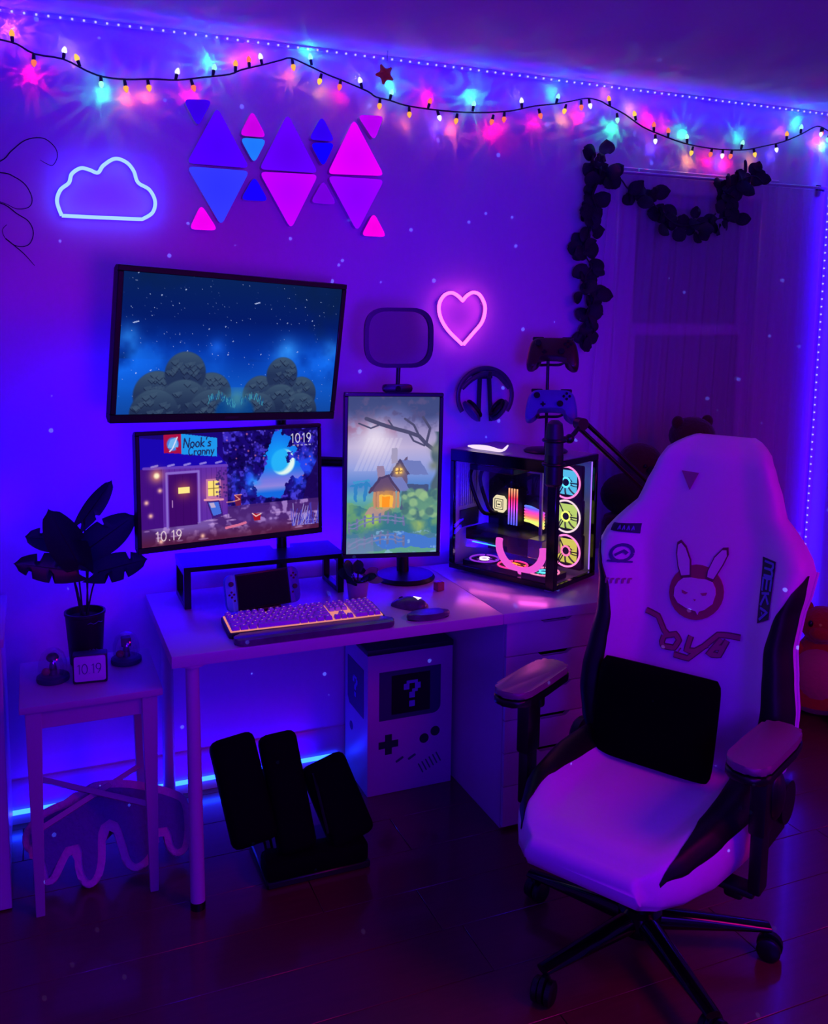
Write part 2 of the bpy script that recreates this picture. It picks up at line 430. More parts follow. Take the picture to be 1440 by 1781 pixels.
def make_curtain():
    t = thing('curtain_rod', 'thin metal curtain rod above the window', 'rod', (0, 0, 0))
    bm = NB(); tube(bm, [(2.03, 3.055, 2.214), (3.24, 3.055, 2.218)], 0.006, 10); done('rail', bm, 'white_metal', t)
    for x in (2.02, 3.235):
        bm = NB(); ball(bm, (x, 3.055, 2.216), 0.011, 12, 8); done('finial', bm, 'black_metal', t)
    for x in (2.08, 3.18):
        bm = NB(); box(bm, (x - .006, 3.055, 2.203), (x + .006, 3.088, 2.213), 0.001, 1); box(bm, (x - .012, 3.08, 2.185), (x + .012, 3.0895, 2.235), 0.002, 1); done('bracket', bm, 'black_metal', t)
    bm = NB(); rows = []
    n = 220; rr = random.Random(4); ph = [rr.uniform(0, 6.28) for _ in range(6)]
    for j in range(25):
        v = j / 24; z = 2.207 - v * 1.95
        xl = 2.088 - 0.05 * sstep(0.0, 0.55, v); row = []
        for i in range(n + 1):
            u = i / n; x = xl + (3.19 - xl) * u
            a = 2 * math.pi * u
            f = math.sin(a * 13 + ph[0] + 0.5 * math.sin(a * 2 + v)) + 0.5 * math.sin(a * 29 + ph[1] + 0.6 * math.sin(3 * v))
            amp = 0.006 + 0.0045 * v * (0.5 + 0.5 * math.sin(a * 3 + ph[2]))
            row.append((x, 3.0565 + f * amp * (0.35 + 0.65 * sstep(0, .1, v)), z))
        rows.append(row)
    sheet(bm, rows)
    tag(done('sheer_curtain', bm, 'sheer_cloth', ang=180), 'long sheer curtain hanging from the rod in front of the window', 'curtain')
make_curtain()

# ------------------------------------------------------------------ LED tapes
glow('led_lavender', None, 1.0, linear=(0.62, 0.55, 60.0))
glow('led_core', None, 1.0, linear=(0.10, 0.62, 26.0))
def led_tape(label, p0, p1, step, back):
    t = thing('led_strip', label, 'led strip', p0, group='LED tapes edging the wall')
    d = Vector(p1) - Vector(p0); L = d.length; d.normalize(); b = Vector(back)
    bm = NB(); s = d.cross(b)
    a0, a1 = Vector((0, 0, 0)), d * L
    vs = [bm.verts.new(q + s * e + b * w) for q in (a0, a1) for e in (-.005, .005) for w in (0.0, 0.002)]
    bmesh.ops.convex_hull(bm, input=vs); done('tape', bm, 'white_lacquer', t)
    bm = NB(); box(bm, (-.0028, -.0028, -.0028), (.0028, .0028, .0028), 0.0012, 1); o = done('led', bm, 'led_lavender', t)
    n = int(L / step)
    for i in range(n):
        q = o if i == 0 else put('led', o.data, t)
        q.location = d * (step * (i + 0.5)) - b * 0.003
    return t
led_tape('LED strip of pale dots running under the ceiling across the wall', (-0.3, 3.080, 2.532), (3.245, 3.080, 2.532), 0.0335, (0, 1, 0))
led_tape('LED strip of pale dots running down the corner beside the curtain', (3.238, 3.080, 2.50), (3.222, 3.080, 0.15), 0.0335, (0, 1, 0))
def base_led():
    t = thing('led_strip', 'glowing cyan-blue LED strip along the baseboard under the desk', 'led strip', (-0.14, 3.064, 0.035))
    bm = NB(); box(bm, (0, 0, 0), (1.13, 0.006, 0.016), 0.002, 1); done('tube', bm, 'led_core', t)
    bm = NB(); box(bm, (0, 0.006, 0), (1.13, 0.0075, 0.016)); done('backing', bm, 'white_lacquer', t)
base_led()

# ------------------------------------------------------------------ neon signs
glow('neon_white_blue', None, 1.0, linear=(0.42, 0.72, 9.0))
glow('neon_pink', None, 1.0, linear=(6.0, 0.30, 4.2))
CLOUD = [(0.103, 1.945), (0.091, 1.987), (0.102, 2.022), (0.127, 2.045), (0.136, 2.072), (0.162, 2.091), (0.187, 2.088), (0.212, 2.081), (0.229, 2.104), (0.264, 2.127), (0.298, 2.118), (0.319, 2.093), (0.331, 2.059), (0.365, 2.039), (0.382, 2.004), (0.373, 1.968), (0.341, 1.946), (0.216, 1.945)]
HEART = [(1.471, 1.549), (1.417, 1.596), (1.388, 1.634), (1.375, 1.671), (1.378, 1.703), (1.397, 1.729), (1.425, 1.737), (1.45, 1.726), (1.469, 1.709), (1.485, 1.727), (1.51, 1.74), (1.538, 1.732), (1.559, 1.699), (1.561, 1.667), (1.548, 1.629), (1.513, 1.59), (1.475, 1.549)]
def neon(name, label, P, y, r, m, close):
    c = (sum(p[0] for p in P) / len(P), sum(p[1] for p in P) / len(P))
    t = thing(name, label, 'neon sign', (c[0], y, c[1]))
    q = [Vector((p[0] - c[0], 0, p[1] - c[1])) for p in P]
    bm = NB()
    if close: pts = spline(q[:-1], 6) + [q[-1], q[0]]
    else: pts = spline(q[:9], 6)[:-1] + spline(q[8:], 6)
    tube(bm, pts, r, 10); done('neon_tube', bm, m, t)
    bm = NB(); tube(bm, [p + Vector((0, r + .003, 0)) for p in pts], r * 0.9, 6); done('backing', bm, 'white_lacquer', t)
    for k in (len(pts) // 4, (3 * len(pts)) // 4):
        bm = NB(); cyl(bm, pts[k] + Vector((0, .008, 0)), (pts[k].x, WY - y - 0.0005, pts[k].z), 0.006, n=10); done('standoff', bm, 'white_lacquer', t)
    return t
neon('cloud_neon_sign', 'white-blue neon tube bent into a cloud outline on the wall', CLOUD, 3.062, 0.0056, 'neon_white_blue', True)
neon('heart_neon_sign', 'pink neon tube bent into a heart on the wall', HEART, 3.062, 0.0062, 'neon_pink', False)
light('cloud_glow', 'AREA', (0.24, 3.05, 2.03), BLUE, 0.55, rot=(R(90), 0, 0), size=0.3, size_y=0.18).rotation_euler = (R(-90), 0, 0)
bpy.data.objects['cloud_glow'].rotation_euler = (R(90), 0, 0)

# ------------------------------------------------------------------ triangular light panels
TRI = [[(0.581, 2.311), (0.482, 2.129), (0.684, 2.127)], [(0.482, 2.119), (0.684, 2.118), (0.589, 1.937)], [(0.813, 2.312), (0.717, 2.126), (0.918, 2.127)], [(0.717, 2.118), (0.918, 2.122), (0.823, 1.937)], [(1.045, 2.316), (0.951, 2.127), (1.156, 2.134)], [(0.951, 2.12), (1.156, 2.121), (1.058, 1.94)], [(0.695, 2.313), (0.652, 2.229), (0.742, 2.229)], [(0.654, 2.222), (0.742, 2.223), (0.7, 2.142)], [(0.931, 2.316), (0.886, 2.235), (0.977, 2.235)], [(0.891, 2.224), (0.977, 2.231), (0.936, 2.147)], [(0.475, 2.325), (0.566, 2.331), (0.52, 2.243)], [(1.057, 2.331), (1.153, 2.335), (1.119, 2.249)], [(0.7, 2.103), (0.654, 2.024), (0.747, 2.024)], [(0.936, 2.106), (0.891, 2.028), (0.984, 2.026)], [(0.525, 2.003), (0.486, 1.921), (0.579, 1.921)], [(1.118, 2.008), (1.073, 1.926), (1.167, 1.925)]]
TRIC = [((74, 0, 250), 'large indigo light panel pointing up, nearest to the cloud sign'), ((48, 52, 255), 'large blue light panel pointing down below the indigo one'),
        ((92, 0, 238), 'large violet light panel pointing up in the middle of the cluster'), ((178, 0, 255), 'large bright purple light panel pointing down in the middle of the cluster'),
        ((214, 0, 250), 'large hot-pink light panel pointing up, brightest of the cluster'), ((140, 0, 250), 'large violet light panel pointing down below the hot-pink one'),
        ((186, 0, 214), 'small magenta light panel pointing up in the gap above the sky-blue one'), ((28, 112, 255), 'small sky-blue light panel pointing down between two large violet ones'),
        ((44, 0, 226), 'small dim indigo light panel pointing up beside the hot-pink panel'), ((14, 0, 250), 'small deep blue light panel pointing down beside the hot-pink panel'),
        ((50, 0, 214), 'small dim blue light panel at the upper corner of the cluster towards the cloud sign'), ((168, 0, 226), 'small purple light panel at the upper corner above the hot-pink panel'),
        ((20, 0, 244), 'small deep blue light panel under the sky-blue one'), ((106, 0, 206), 'small dull purple light panel low between the bright purple and violet ones'),
        ((226, 0, 226), 'small pink light panel at the lower corner under the large blue one'), ((232, 0, 216), 'small pink light panel at the lower corner under the large violet one')]
def panels():
    for i, (P, (c, lab)) in enumerate(zip(TRI, TRIC)):
        big = i < 6
        cx = sum(p[0] for p in P) / 3; cz = sum(p[1] for p in P) / 3
        t = thing('triangle_light_panel', lab, 'light panel', (cx, WY, cz), group='triangular light panels on the wall')
        q = [(p[0] - cx, p[1] - cz) for p in P]
        rp = roundpoly(q, 0.012 if big else 0.012, 5)
        m = glow('panel_light', c, 1.0)
        # the light guide is a little brighter at its corners
        nt = m.node_tree; e = nt.nodes['Emission']
        tc = nt.nodes.new('ShaderNodeTexCoord'); ln = nt.nodes.new('ShaderNodeVectorMath'); ln.operation = 'LENGTH'
        mp = nt.nodes.new('ShaderNodeMapRange'); mp.inputs[1].default_value = 0.0; mp.inputs[2].default_value = 0.12 if big else 0.055
        mp.inputs[3].default_value = 0.9; mp.inputs[4].default_value = 1.3
        nt.links.new(tc.outputs['Object'], ln.inputs[0]); nt.links.new(ln.outputs['Value'], mp.inputs[0]); nt.links.new(mp.outputs[0], e.inputs[1])
        bm = NB(); prism(bm, rp, -0.036, -0.030, 'xz', bev=0.0015); done('diffuser_panel', bm, m, t)
        bm = NB(); prism(bm, [(a * .985, b * .985) for a, b in rp], -0.030, -0.0005, 'xz'); done('housing', bm, 'white_lacquer', t)
panels()

# ------------------------------------------------------------------ string of coloured bulbs
WIRE = [(-0.25, 2.47), (-0.17, 2.455), (-0.095, 2.446), (-0.05, 2.442), (-0.004, 2.436), (0.043, 2.414), (0.122, 2.407), (0.186, 2.381), (0.236, 2.369), (0.303, 2.368), (0.38, 2.376), (0.459, 2.382), (0.54, 2.4), (0.623, 2.417), (0.66, 2.434), (0.735, 2.46), (0.793, 2.481), (0.824, 2.49), (0.871, 2.477), (0.95, 2.453), (1.01, 2.437), (1.093, 2.411), (1.124, 2.396), (1.177, 2.391), (1.241, 2.378), (1.373, 2.373), (1.509, 2.38), (1.648, 2.399), (1.743, 2.424), (1.841, 2.442), (1.915, 2.461), (1.978, 2.476), (2.029, 2.47), (2.069, 2.457), (2.149, 2.433), (2.231, 2.393), (2.314, 2.369), (2.426, 2.348), (2.541, 2.339), (2.643, 2.338), (2.747, 2.346), (2.837, 2.367), (2.943, 2.394), (3.035, 2.432), (3.097, 2.463), (3.138, 2.474), (3.178, 2.463), (3.235, 2.44)]
BULBS = [(-0.017, 2.461, 'o'), (0.04, 2.386, 'r'), (0.125, 2.434, 'w'), (0.164, 2.392, 'y'), (0.229, 2.349, 'g'), (0.3, 2.338, 'o'), (0.369, 2.355, 'o'), (0.456, 2.405, 'w'), (0.505, 2.361, 'r'), (0.572, 2.430, 'g'), (0.642, 2.444, 'o'), (0.686, 2.461, 'r'), (0.726, 2.480, 'w'), (0.832, 2.464, 'o'), (0.893, 2.502, 'g'), (0.926, 2.425, 'y'), (0.995, 2.415, 'r'), (1.069, 2.440, 'w'), (1.138, 2.366, 'o'), (1.179, 2.418, 'g'), (1.248, 2.348, 'o'), (1.323, 2.396, 'r'), (1.36, 2.347, 'w'), (1.43, 2.342, 'o'), (1.496, 2.41, 'g'), (1.573, 2.351, 'r'), (1.621, 2.365, 'r'), (1.692, 2.439, 'w'), (1.769, 2.391, 'r'), (1.842, 2.464, 'g'), (1.877, 2.417, 'y'), (1.947, 2.438, 'r'), (1.984, 2.447, 'w'), (2.072, 2.480, 'o'), (2.11, 2.406, 'g'), (2.192, 2.435, 'y'), (2.282, 2.404, 'r'), (2.291, 2.342, 'w'), (2.352, 2.383, 'r'), (2.444, 2.366, 'g'), (2.471, 2.310, 'y'), (2.567, 2.316, 'r'), (2.625, 2.312, 'w'), (2.669, 2.312, 'r'), (2.723, 2.373, 'g'), (2.789, 2.330, 'y'), (2.904, 2.363, 'w'), (2.958, 2.424, 'o'), (3.034, 2.462, 'g'), (3.153, 2.442, 'r'), (3.146, 2.440, 'w'), (3.19, 2.42, 'g')]
BC = {'r': ((1.0, 0.16, 0.10), (1.0, 0.0, 0.10)), 'o': ((1.0, 0.42, 0.08), (1.0, 0.10, 0.02)), 'y': ((1.0, 0.62, 0.10), (1.0, 0.30, 0.02)),
      'g': ((0.35, 1.0, 0.75), (0.02, 1.0, 0.32)), 'w': ((0.85, 0.85, 1.3), (0.05, 0.03, 1.0))}
def string_lights():
    t = thing('string_light', 'string of small multicoloured bulbs on black wire draped across the wall', 'string light', (0, 3.058, 0))
    bm = NB(); tube(bm, spline([(x, 0.004 * math.sin(i * 1.7), z) for i, (x, z) in enumerate(WIRE)], 3), 0.0028, 6); done('wire', bm, 'wire_black', t)
    for k, (c, _) in BC.items(): glow('bulb_' + k, None, 1.15, linear=c)
    bm = NB(); lathe(bm, [(0, 0.0), (0.004, 0.0005), (0.0078, 0.005), (0.0082, 0.009), (0.006, 0.016), (0.0025, 0.021), (0, 0.0225)], n=12); base = {}
    first = done('bulb', bm, 'bulb_r', t); me0 = first.data
    bm = NB(); lathe(bm, [(0, -0.016), (0.0045, -0.016), (0.0055, -0.002), (0.0048, 0.003), (0, 0.003)], n=10); sock = done('socket', bm, 'wire_black', first)
    for k in BC:
        m = me0.copy(); m.materials[0] = MATS['bulb_' + k]; base[k] = m
    rr = random.Random(11)
    # star-burst pattern of the faceted caps
    for i, (x, z, k) in enumerate(BULBS):
        best = min(WIRE[j:j + 2] for j in range(0)) if False else None
        d, wz = 9, z
        for (a, b), (c, e) in zip(WIRE, WIRE[1:]):
            if a <= x <= c: wz = b + (e - b) * (x - a) / max(1e-6, c - a)
        up = z > wz
        o = first if i == 0 else put('bulb', base[k], t)
        o.data = base[k]
        s = sock if i == 0 else put('socket', sock.data, o)
        sgn = 1 if up else -1
        base_z = wz + sgn * 0.016
        o.location = (x, -0.002, base_z + sgn * max(0.0, abs(z - wz) - 0.027))
        tilt = rr.uniform(-0.35, 0.35)
        o.rotation_euler = (0 if up else math.pi, tilt, rr.uniform(0, 6.28) * 0)
        c = BC[k][1]
        pw = {'r': 0.070, 'o': 0.040, 'y': 0.030, 'g': 0.060, 'w': 0.05}[k] * rr.uniform(0.55, 1.35)
        l = light('bulb_light', 'POINT', (x + rr.uniform(-.01, .01), 3.071, z + sgn * 0.024), c, pw * 1.5, size=0.0005)
        l.rotation_euler = (rr.uniform(0, 6), rr.uniform(0, 6), rr.uniform(0, 6))
        l.data.use_nodes = True; nt = l.data.node_tree; em = nt.nodes['Emission']
        tc = nt.nodes.new('ShaderNodeTexCoord'); no = nt.nodes.new('ShaderNodeTexNoise'); no.inputs['Scale'].default_value = 5.5; no.inputs['Detail'].default_value = 2.0
        mr = nt.nodes.new('ShaderNodeMapRange'); mr.inputs[1].default_value = 0.48; mr.inputs[2].default_value = 0.62; mr.inputs[3].default_value = 0.10; mr.inputs[4].default_value = 2.6
        nt.links.new(tc.outputs['Normal'], no.inputs['Vector']); nt.links.new(no.outputs[0], mr.inputs[0]); nt.links.new(mr.outputs[0], em.inputs[1])
        em.inputs[0].default_value = (1, 1, 1, 1)
string_lights()

# ------------------------------------------------------------------ leaf garland, star, swirl, headset
GARL = [(2.024, 2.27), (2.018, 2.233), (2.01, 2.179), (1.997, 2.114), (2.02, 2.051), (1.992, 1.985), (1.978, 1.931), (1.975, 1.887), (2.002, 1.845), (1.973, 1.8), (2.018, 1.725), (1.994, 1.669), (2.025, 1.603), (1.992, 1.57), (1.984, 1.521)]
SWAG = [(1.993, 2.216), (2.045, 2.203), (2.111, 2.182), (2.152, 2.146), (2.234, 2.125), (2.29, 2.08), (2.362, 2.033), (2.432, 2.021), (2.531, 2.041), (2.608, 2.061), (2.666, 2.078), (2.671, 2.14), (2.619, 2.17), (2.695, 2.216), (2.763, 2.237), (2.816, 2.21)]
def garland(label, P, y, step, jit):
    t = thing('leaf_garland', label, 'garland', (0, y, 0), group='dark leaf garlands by the window')
    pts = spline([(a, 0.0, b) for a, b in P], 5)
    bm = NB(); tube(bm, pts, 0.003, 6); done('stem', bm, 'stem_dark', t)
    rr = random.Random(len(P)); meshes = []
    for s in range(3):
        bm = NB(); rows = []
        for i in range(7):
            v = i / 6; w = 0.028 * math.sin(math.pi * min(1, v * 0.93 + 0.05)) ** 0.6
            rows.append([(w * u, 0.006 * (u * u) + 0.008 * math.sin(v * 3 + s), v * (0.056 + .004 * s)) for u in (-1, -.5, 0, .5, 1)])
        sheet(bm, rows); o = done('leaf', bm, 'garland_leaf', t, ang=180); meshes.append(o)
    acc = 0; n = 0
    for a, b in zip(pts, pts[1:]):
        acc += (b - a).length
        while acc > step:
            acc -= step
            o = meshes[n] if n < 3 else put('leaf', meshes[n % 3].data, t); n += 1
            o.location = a + Vector((rr.uniform(-jit, jit) * .5, rr.uniform(-.014, .012), rr.uniform(-jit, jit) * .5))
            o.rotation_euler = (rr.uniform(-.5, .5), rr.uniform(0, 6.28), rr.uniform(-.6, .6))
            k = rr.uniform(0.75, 1.15); o.scale = (k, k, k)
garland('garland of dark round leaves hanging straight down beside the curtain edge', GARL, 3.035, 0.0118, 0.055)
garland('swag of dark round leaves draped over the curtain rod', SWAG, 3.022, 0.0128, 0.062)

def star():
    P = []
    for k in range(10):
        a = math.pi / 2 + math.pi * k / 5; r = 0.046 if k % 2 == 0 else 0.021
        P.append((r * math.cos(a), r * math.sin(a)))
    t = thing('star_ornament', 'puffy dark orange five-pointed star hanging under the ceiling strip', 'ornament', (1.143, 3.022, 2.465), rot=(0, R(190), 0))
    bm = NB(); F = bm.verts.new((0, -.014, 0)); Bk = bm.verts.new((0, .014, 0)); V = [bm.verts.new((a, 0, b)) for a, b in P]
    for i in range(10):
        bm.faces.new((V[i], V[(i + 1) % 10], F)); bm.faces.new((V[(i + 1) % 10], V[i], Bk))
    bmesh.ops.bevel(bm, geom=list(bm.edges), offset=0.003, segments=2, affect='EDGES'); done('star_body', bm, 'star_orange', t, ang=60)
    bm = NB(); tube(bm, [(0.0, 0, -0.045), (0.003, 0.002, -0.079)], 0.0009, 5); done('cord', bm, 'wire_black', t)
star()
def swirl():
    t = thing('wire_wall_decoration', 'curly dark wire branch fixed to the wall beside the cloud sign', 'wall decoration', (0, 3.075, 0))
    for P in ([(-0.30, 2.02), (-0.16, 2.06), (-0.064, 2.097), (-0.031, 2.13), (0.01, 2.165), (0.058, 2.174), (0.09, 2.151), (0.097, 2.123), (0.083, 2.096), (0.064, 2.1), (0.048, 2.109)], [(-0.2, 2.06), (-0.065, 2.064), (-0.026, 2.054), (0.005, 2.031), (0.021, 1.993), (0.011, 1.967), (-0.022, 1.96), (-0.05, 1.972), (-0.068, 1.979)],
              [(-0.15, 1.975), (-0.068, 1.975), (-0.022, 1.945), (0.009, 1.924), (0.021, 1.89), (0.007, 1.855), (-0.026, 1.849), (-0.057, 1.87), (-0.065, 1.895), (-0.052, 1.912)], [(-0.057, 1.87), (-0.01, 1.829), (0.021, 1.792)], [(-0.30, 2.3), (-0.24, 2.1), (-0.2, 1.9), (-0.17, 1.6)]):
        bm = NB(); q = spline([(a, 0, b) for a, b in P], 5); n = len(q)
        tube(bm, q, [0.0022 - 0.0014 * i / n for i in range(n)], 6); done('branch', bm, 'wire_black', t)
swirl()
def headset():
    t = thing('headset', 'dark over-ear headset hanging on the wall under the heart sign', 'headset', (1.553, 3.03, 1.36))
    bm = NB(); P = [(0.112 * math.cos(R(a)), 0, 0.102 * math.sin(R(a))) for a in range(-35, 216, 8)]
    tube(bm, P, 0.0042, 8, flat=2.2); done('headband', bm, 'headset_grey', t)
    bm = NB(); tube(bm, spline([(-0.098, -.004, 0.03), (-0.06, -.006, 0.062), (-0.01, -.006, 0.082), (0.045, -.006, 0.078), (0.098, -.004, 0.028)], 5), 0.0042, 8, flat=2.2); done('suspension_strap', bm, 'headset_grey', t)
    for s in (-1, 1):
        M = Matrix.Translation((s * 0.058, -.005, -0.055)) @ Matrix.Rotation(s * R(38), 4, 'Y')
        bm = NB(); lathe(bm, [(0, -.010), (0.028, -.010), (0.036, -.005), (0.036, .003), (0.028, .009), (0, .010)], n=20, M=M @ Matrix.Rotation(R(90), 4, 'Y') @ Matrix.Scale(1.3, 4, (1, 0, 0)))
        c = done('ear_cup', bm, 'headset_grey', t)
        bm = NB(); M2 = M @ Matrix.Translation((-s * 0.015, 0, 0)) @ Matrix.Rotation(R(90), 4, 'Y') @ Matrix.Scale(1.3, 4, (1, 0, 0))
        tube(bm, [(0.025 * math.cos(2 * math.pi * k / 18), 0.025 * math.sin(2 * math.pi * k / 18), 0) for k in range(18)], 0.0075, 8, closed=True)
        bmesh.ops.transform(bm, matrix=M2, verts=bm.verts); done('ear_pad', bm, 'black_vinyl', c)
    h = thing('headset_hook', 'dark A-shaped wall hook carrying the headset', 'hook', (1.553, WY, 1.36))
    bm = NB(); box(bm, (-.03, -.012, 0.06), (.055, -.0005, .086), .003, 1); done('wall_plate', bm, 'dark_grey', h)
    for a, b in ((0.0, -0.004), (0.038, 0.05)):
        bm = NB(); tube(bm, [(a, -.014, .07), (b, -.014, -.10)], 0.009, 4); done('bar', bm, 'dark_grey', h)
    bm = NB(); tube(bm, spline([(0.012, -.012, .078), (0.012, -.062, .074), (0.012, -.074, .092)], 4), 0.006, 8); done('peg', bm, 'dark_grey', h)
headset()

# ------------------------------------------------------------------ desk
DT = 0.734
def desk():
    for i, (x0, x1, lab) in enumerate(((0.32, 1.3265, 'white tabletop of the desk half under the monitors and keyboard'), (1.3275, 2.33, 'white tabletop of the desk half under the computer case'))):
        t = thing('desktop', lab, 'desk', ((x0 + x1) / 2, 2.735, 0), group='white desktops in a row')
        w = (x1 - x0) / 2
        bm = NB(); box(bm, (-w, -.30, 0.700), (w, .30, DT), 0.002, 2); done('tabletop', bm, 'desk_white', t)
        legs = [(-w + .06, -.26), (-w + .06, .26)] if i == 0 else [(w - .06, -.26), (w - .06, .26)]
        for lx, ly in legs:
            d = -0.045 if ly < 0 else 0.0
            bm = NB(); cyl(bm, (lx, ly, 0.700), (lx - .003, ly + d, 0.022), 0.0185, 0.0205, 20); l = done('leg', bm, 'white_metal', t)
            bm = NB(); cyl(bm, (lx - .003, ly + d, 0.022), (lx - .003, ly + d, 0.0), 0.0212, 0.0205, 20); done('rubber_foot', bm, 'black_plastic', l)
            bm = NB(); cyl(bm, (lx, ly, 0.700), (lx, ly, 0.694), 0.04, 0.04, 20); done('mount_plate', bm, 'white_metal', l)
desk()
def drawer_unit():
    x0, x1, y0, y1 = 1.352, 1.712, 2.458, 3.03
    t = thing('drawer_unit', 'tall white drawer unit with slot handles under the desk', 'drawer unit', ((x0 + x1) / 2, (y0 + y1) / 2, 0))
    w, d = (x1 - x0) / 2, (y1 - y0) / 2
    bm = NB(); box(bm, (-w, -d + .018, 0), (-w + .016, d, .699), .001, 1); box(bm, (w - .016, -d + .018, 0), (w, d, .699), .001, 1)
    box(bm, (-w + .016, d - .012, 0.02), (w - .016, d, .699)); box(bm, (-w + .016, -d + .018, 0.02), (w - .016, d - .012, .035)); box(bm, (-w + .016, -d + .018, 0.683), (w - .016, d - .012, .699))
    done('body', bm, 'white_lacquer', t)
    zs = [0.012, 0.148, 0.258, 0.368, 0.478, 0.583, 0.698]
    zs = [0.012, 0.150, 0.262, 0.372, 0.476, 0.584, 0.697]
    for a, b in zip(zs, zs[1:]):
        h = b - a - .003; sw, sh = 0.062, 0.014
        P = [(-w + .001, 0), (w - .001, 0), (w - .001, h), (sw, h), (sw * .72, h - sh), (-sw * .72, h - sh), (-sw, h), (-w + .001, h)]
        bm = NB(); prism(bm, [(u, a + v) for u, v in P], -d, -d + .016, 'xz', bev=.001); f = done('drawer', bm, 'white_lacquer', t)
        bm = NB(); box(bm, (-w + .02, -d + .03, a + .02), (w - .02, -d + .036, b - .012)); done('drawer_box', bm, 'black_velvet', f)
drawer_unit()

# ------------------------------------------------------------------ screens: picture painted per point on a flat emissive grid
class Pic:
    def __init__(s, w, h, seed=1):
        s.w, s.h = w, h; s.c = np.zeros((h, w, 3)); s.rg = np.random.RandomState(seed)
        s.X, s.Y = np.meshgrid((np.arange(w) + .5) / w, (np.arange(h) + .5) / h); s.A = w / h      # x 0..1, y 0..1 downwards
    def blend(s, m, col):
        m = np.clip(m, 0, 1)[..., None]; s.c = s.c * (1 - m) + np.array(col, float) * m
    def vgrad(s, stops):
        y = s.Y
        for k in range(3): s.c[..., k] = np.interp(y, [p for p, _ in stops], [c[k] for _, c in stops])
    def noise(s, cx, cy, octv=4):
        out = 0; amp = 1; tot = 0
        for o in range(octv):
            g = s.rg.rand(cy * 2 ** o + 2, cx * 2 ** o + 2)
            u, v = s.X * cx * 2 ** o, s.Y * cy * 2 ** o
            i, j = u.astype(int), v.astype(int); fu, fv = u - i, v - j; fu = fu * fu * (3 - 2 * fu); fv = fv * fv * (3 - 2 * fv)
            out = out + amp * ((g[j, i] * (1 - fu) + g[j, i + 1] * fu) * (1 - fv) + (g[j + 1, i] * (1 - fu) + g[j + 1, i + 1] * fu) * fv)
            tot += amp; amp *= .5
        return out / tot
    def warp(s, amp, cx, cy):
        if not hasattr(s, 'X0'): s.X0, s.Y0 = s.X, s.Y
        s.X, s.Y = s.X0, s.Y0
        if amp: a, b = s.noise(cx, cy, 4), s.noise(cx, cy, 4); s.X = s.X0 + (a - .5) * amp; s.Y = s.Y0 + (b - .5) * amp
    def disc(s, x, y, r, soft=.01, ry=None):
        d = np.sqrt(((s.X - x) * s.A) ** 2 + ((s.Y - y) * (r / (ry or r))) ** 2)
        return np.clip((r - d) / max(soft, 1e-4) + .5, 0, 1)
    def halo(s, x, y, r):
        d2 = ((s.X - x) * s.A) ** 2 + (s.Y - y) ** 2; return np.exp(-d2 / (r * r))
    def poly(s, P):
        m = np.zeros(s.X.shape, bool); n = len(P)
        for i in range(n):
            (x1, y1), (x2, y2) = P[i - 1], P[i]
            if y1 == y2: continue
            c = ((s.Y > min(y1, y2)) & (s.Y <= max(y1, y2))) & (s.X < (s.Y - y1) * (x2 - x1) / (y2 - y1) + x1)
            m ^= c
        return m.astype(float)
    def line(s, P, w, soft=.6):
        m = np.zeros(s.X.shape)
        for (x1, y1), (x2, y2) in zip(P, P[1:]):
            ax, ay, bx, by = x1 * s.A, y1, x2 * s.A, y2
            px, py = s.X * s.A - ax, s.Y - ay; dx, dy = bx - ax, by - ay
            t = np.clip((px * dx + py * dy) / (dx * dx + dy * dy + 1e-12), 0, 1)
            d = np.hypot(px - dx * t, py - dy * t)
            m = np.maximum(m, np.clip((w - d) / (soft / s.h) + .5, 0, 1))
        return m
    def stars(s, n, y0, y1, col, big=.1):
        for _ in range(n):
            x, y = int(s.rg.rand() * s.w), int((y0 + s.rg.rand() * (y1 - y0)) * s.h)
            k = s.rg.rand() ** 2; s.c[y, x] = s.c[y, x] * (1 - k) + np.array(col) * k
            if s.rg.rand() < big and x + 1 < s.w and y + 1 < s.h: s.c[y, x + 1] = s.c[y + 1, x] = col
    def text(s, str_, x, y, h, col, w=.004, slant=0.0, adv=1.0):
        for ch in str_:
            wd, strokes = GLYPH[ch]
            for st in strokes:
                s.blend(s.line([(x + (u * h + (1 - v) * slant * h) / s.A, y + v * h) for u, v in st], w), col)
            x += (wd + .16) * h * adv / s.A
def arc(cx, cy, rx, ry, a, b, n=14): return [(cx + rx * math.cos(R(a + (b - a) * i / n)), cy + ry * math.sin(R(a + (b - a) * i / n))) for i in range(n + 1)]
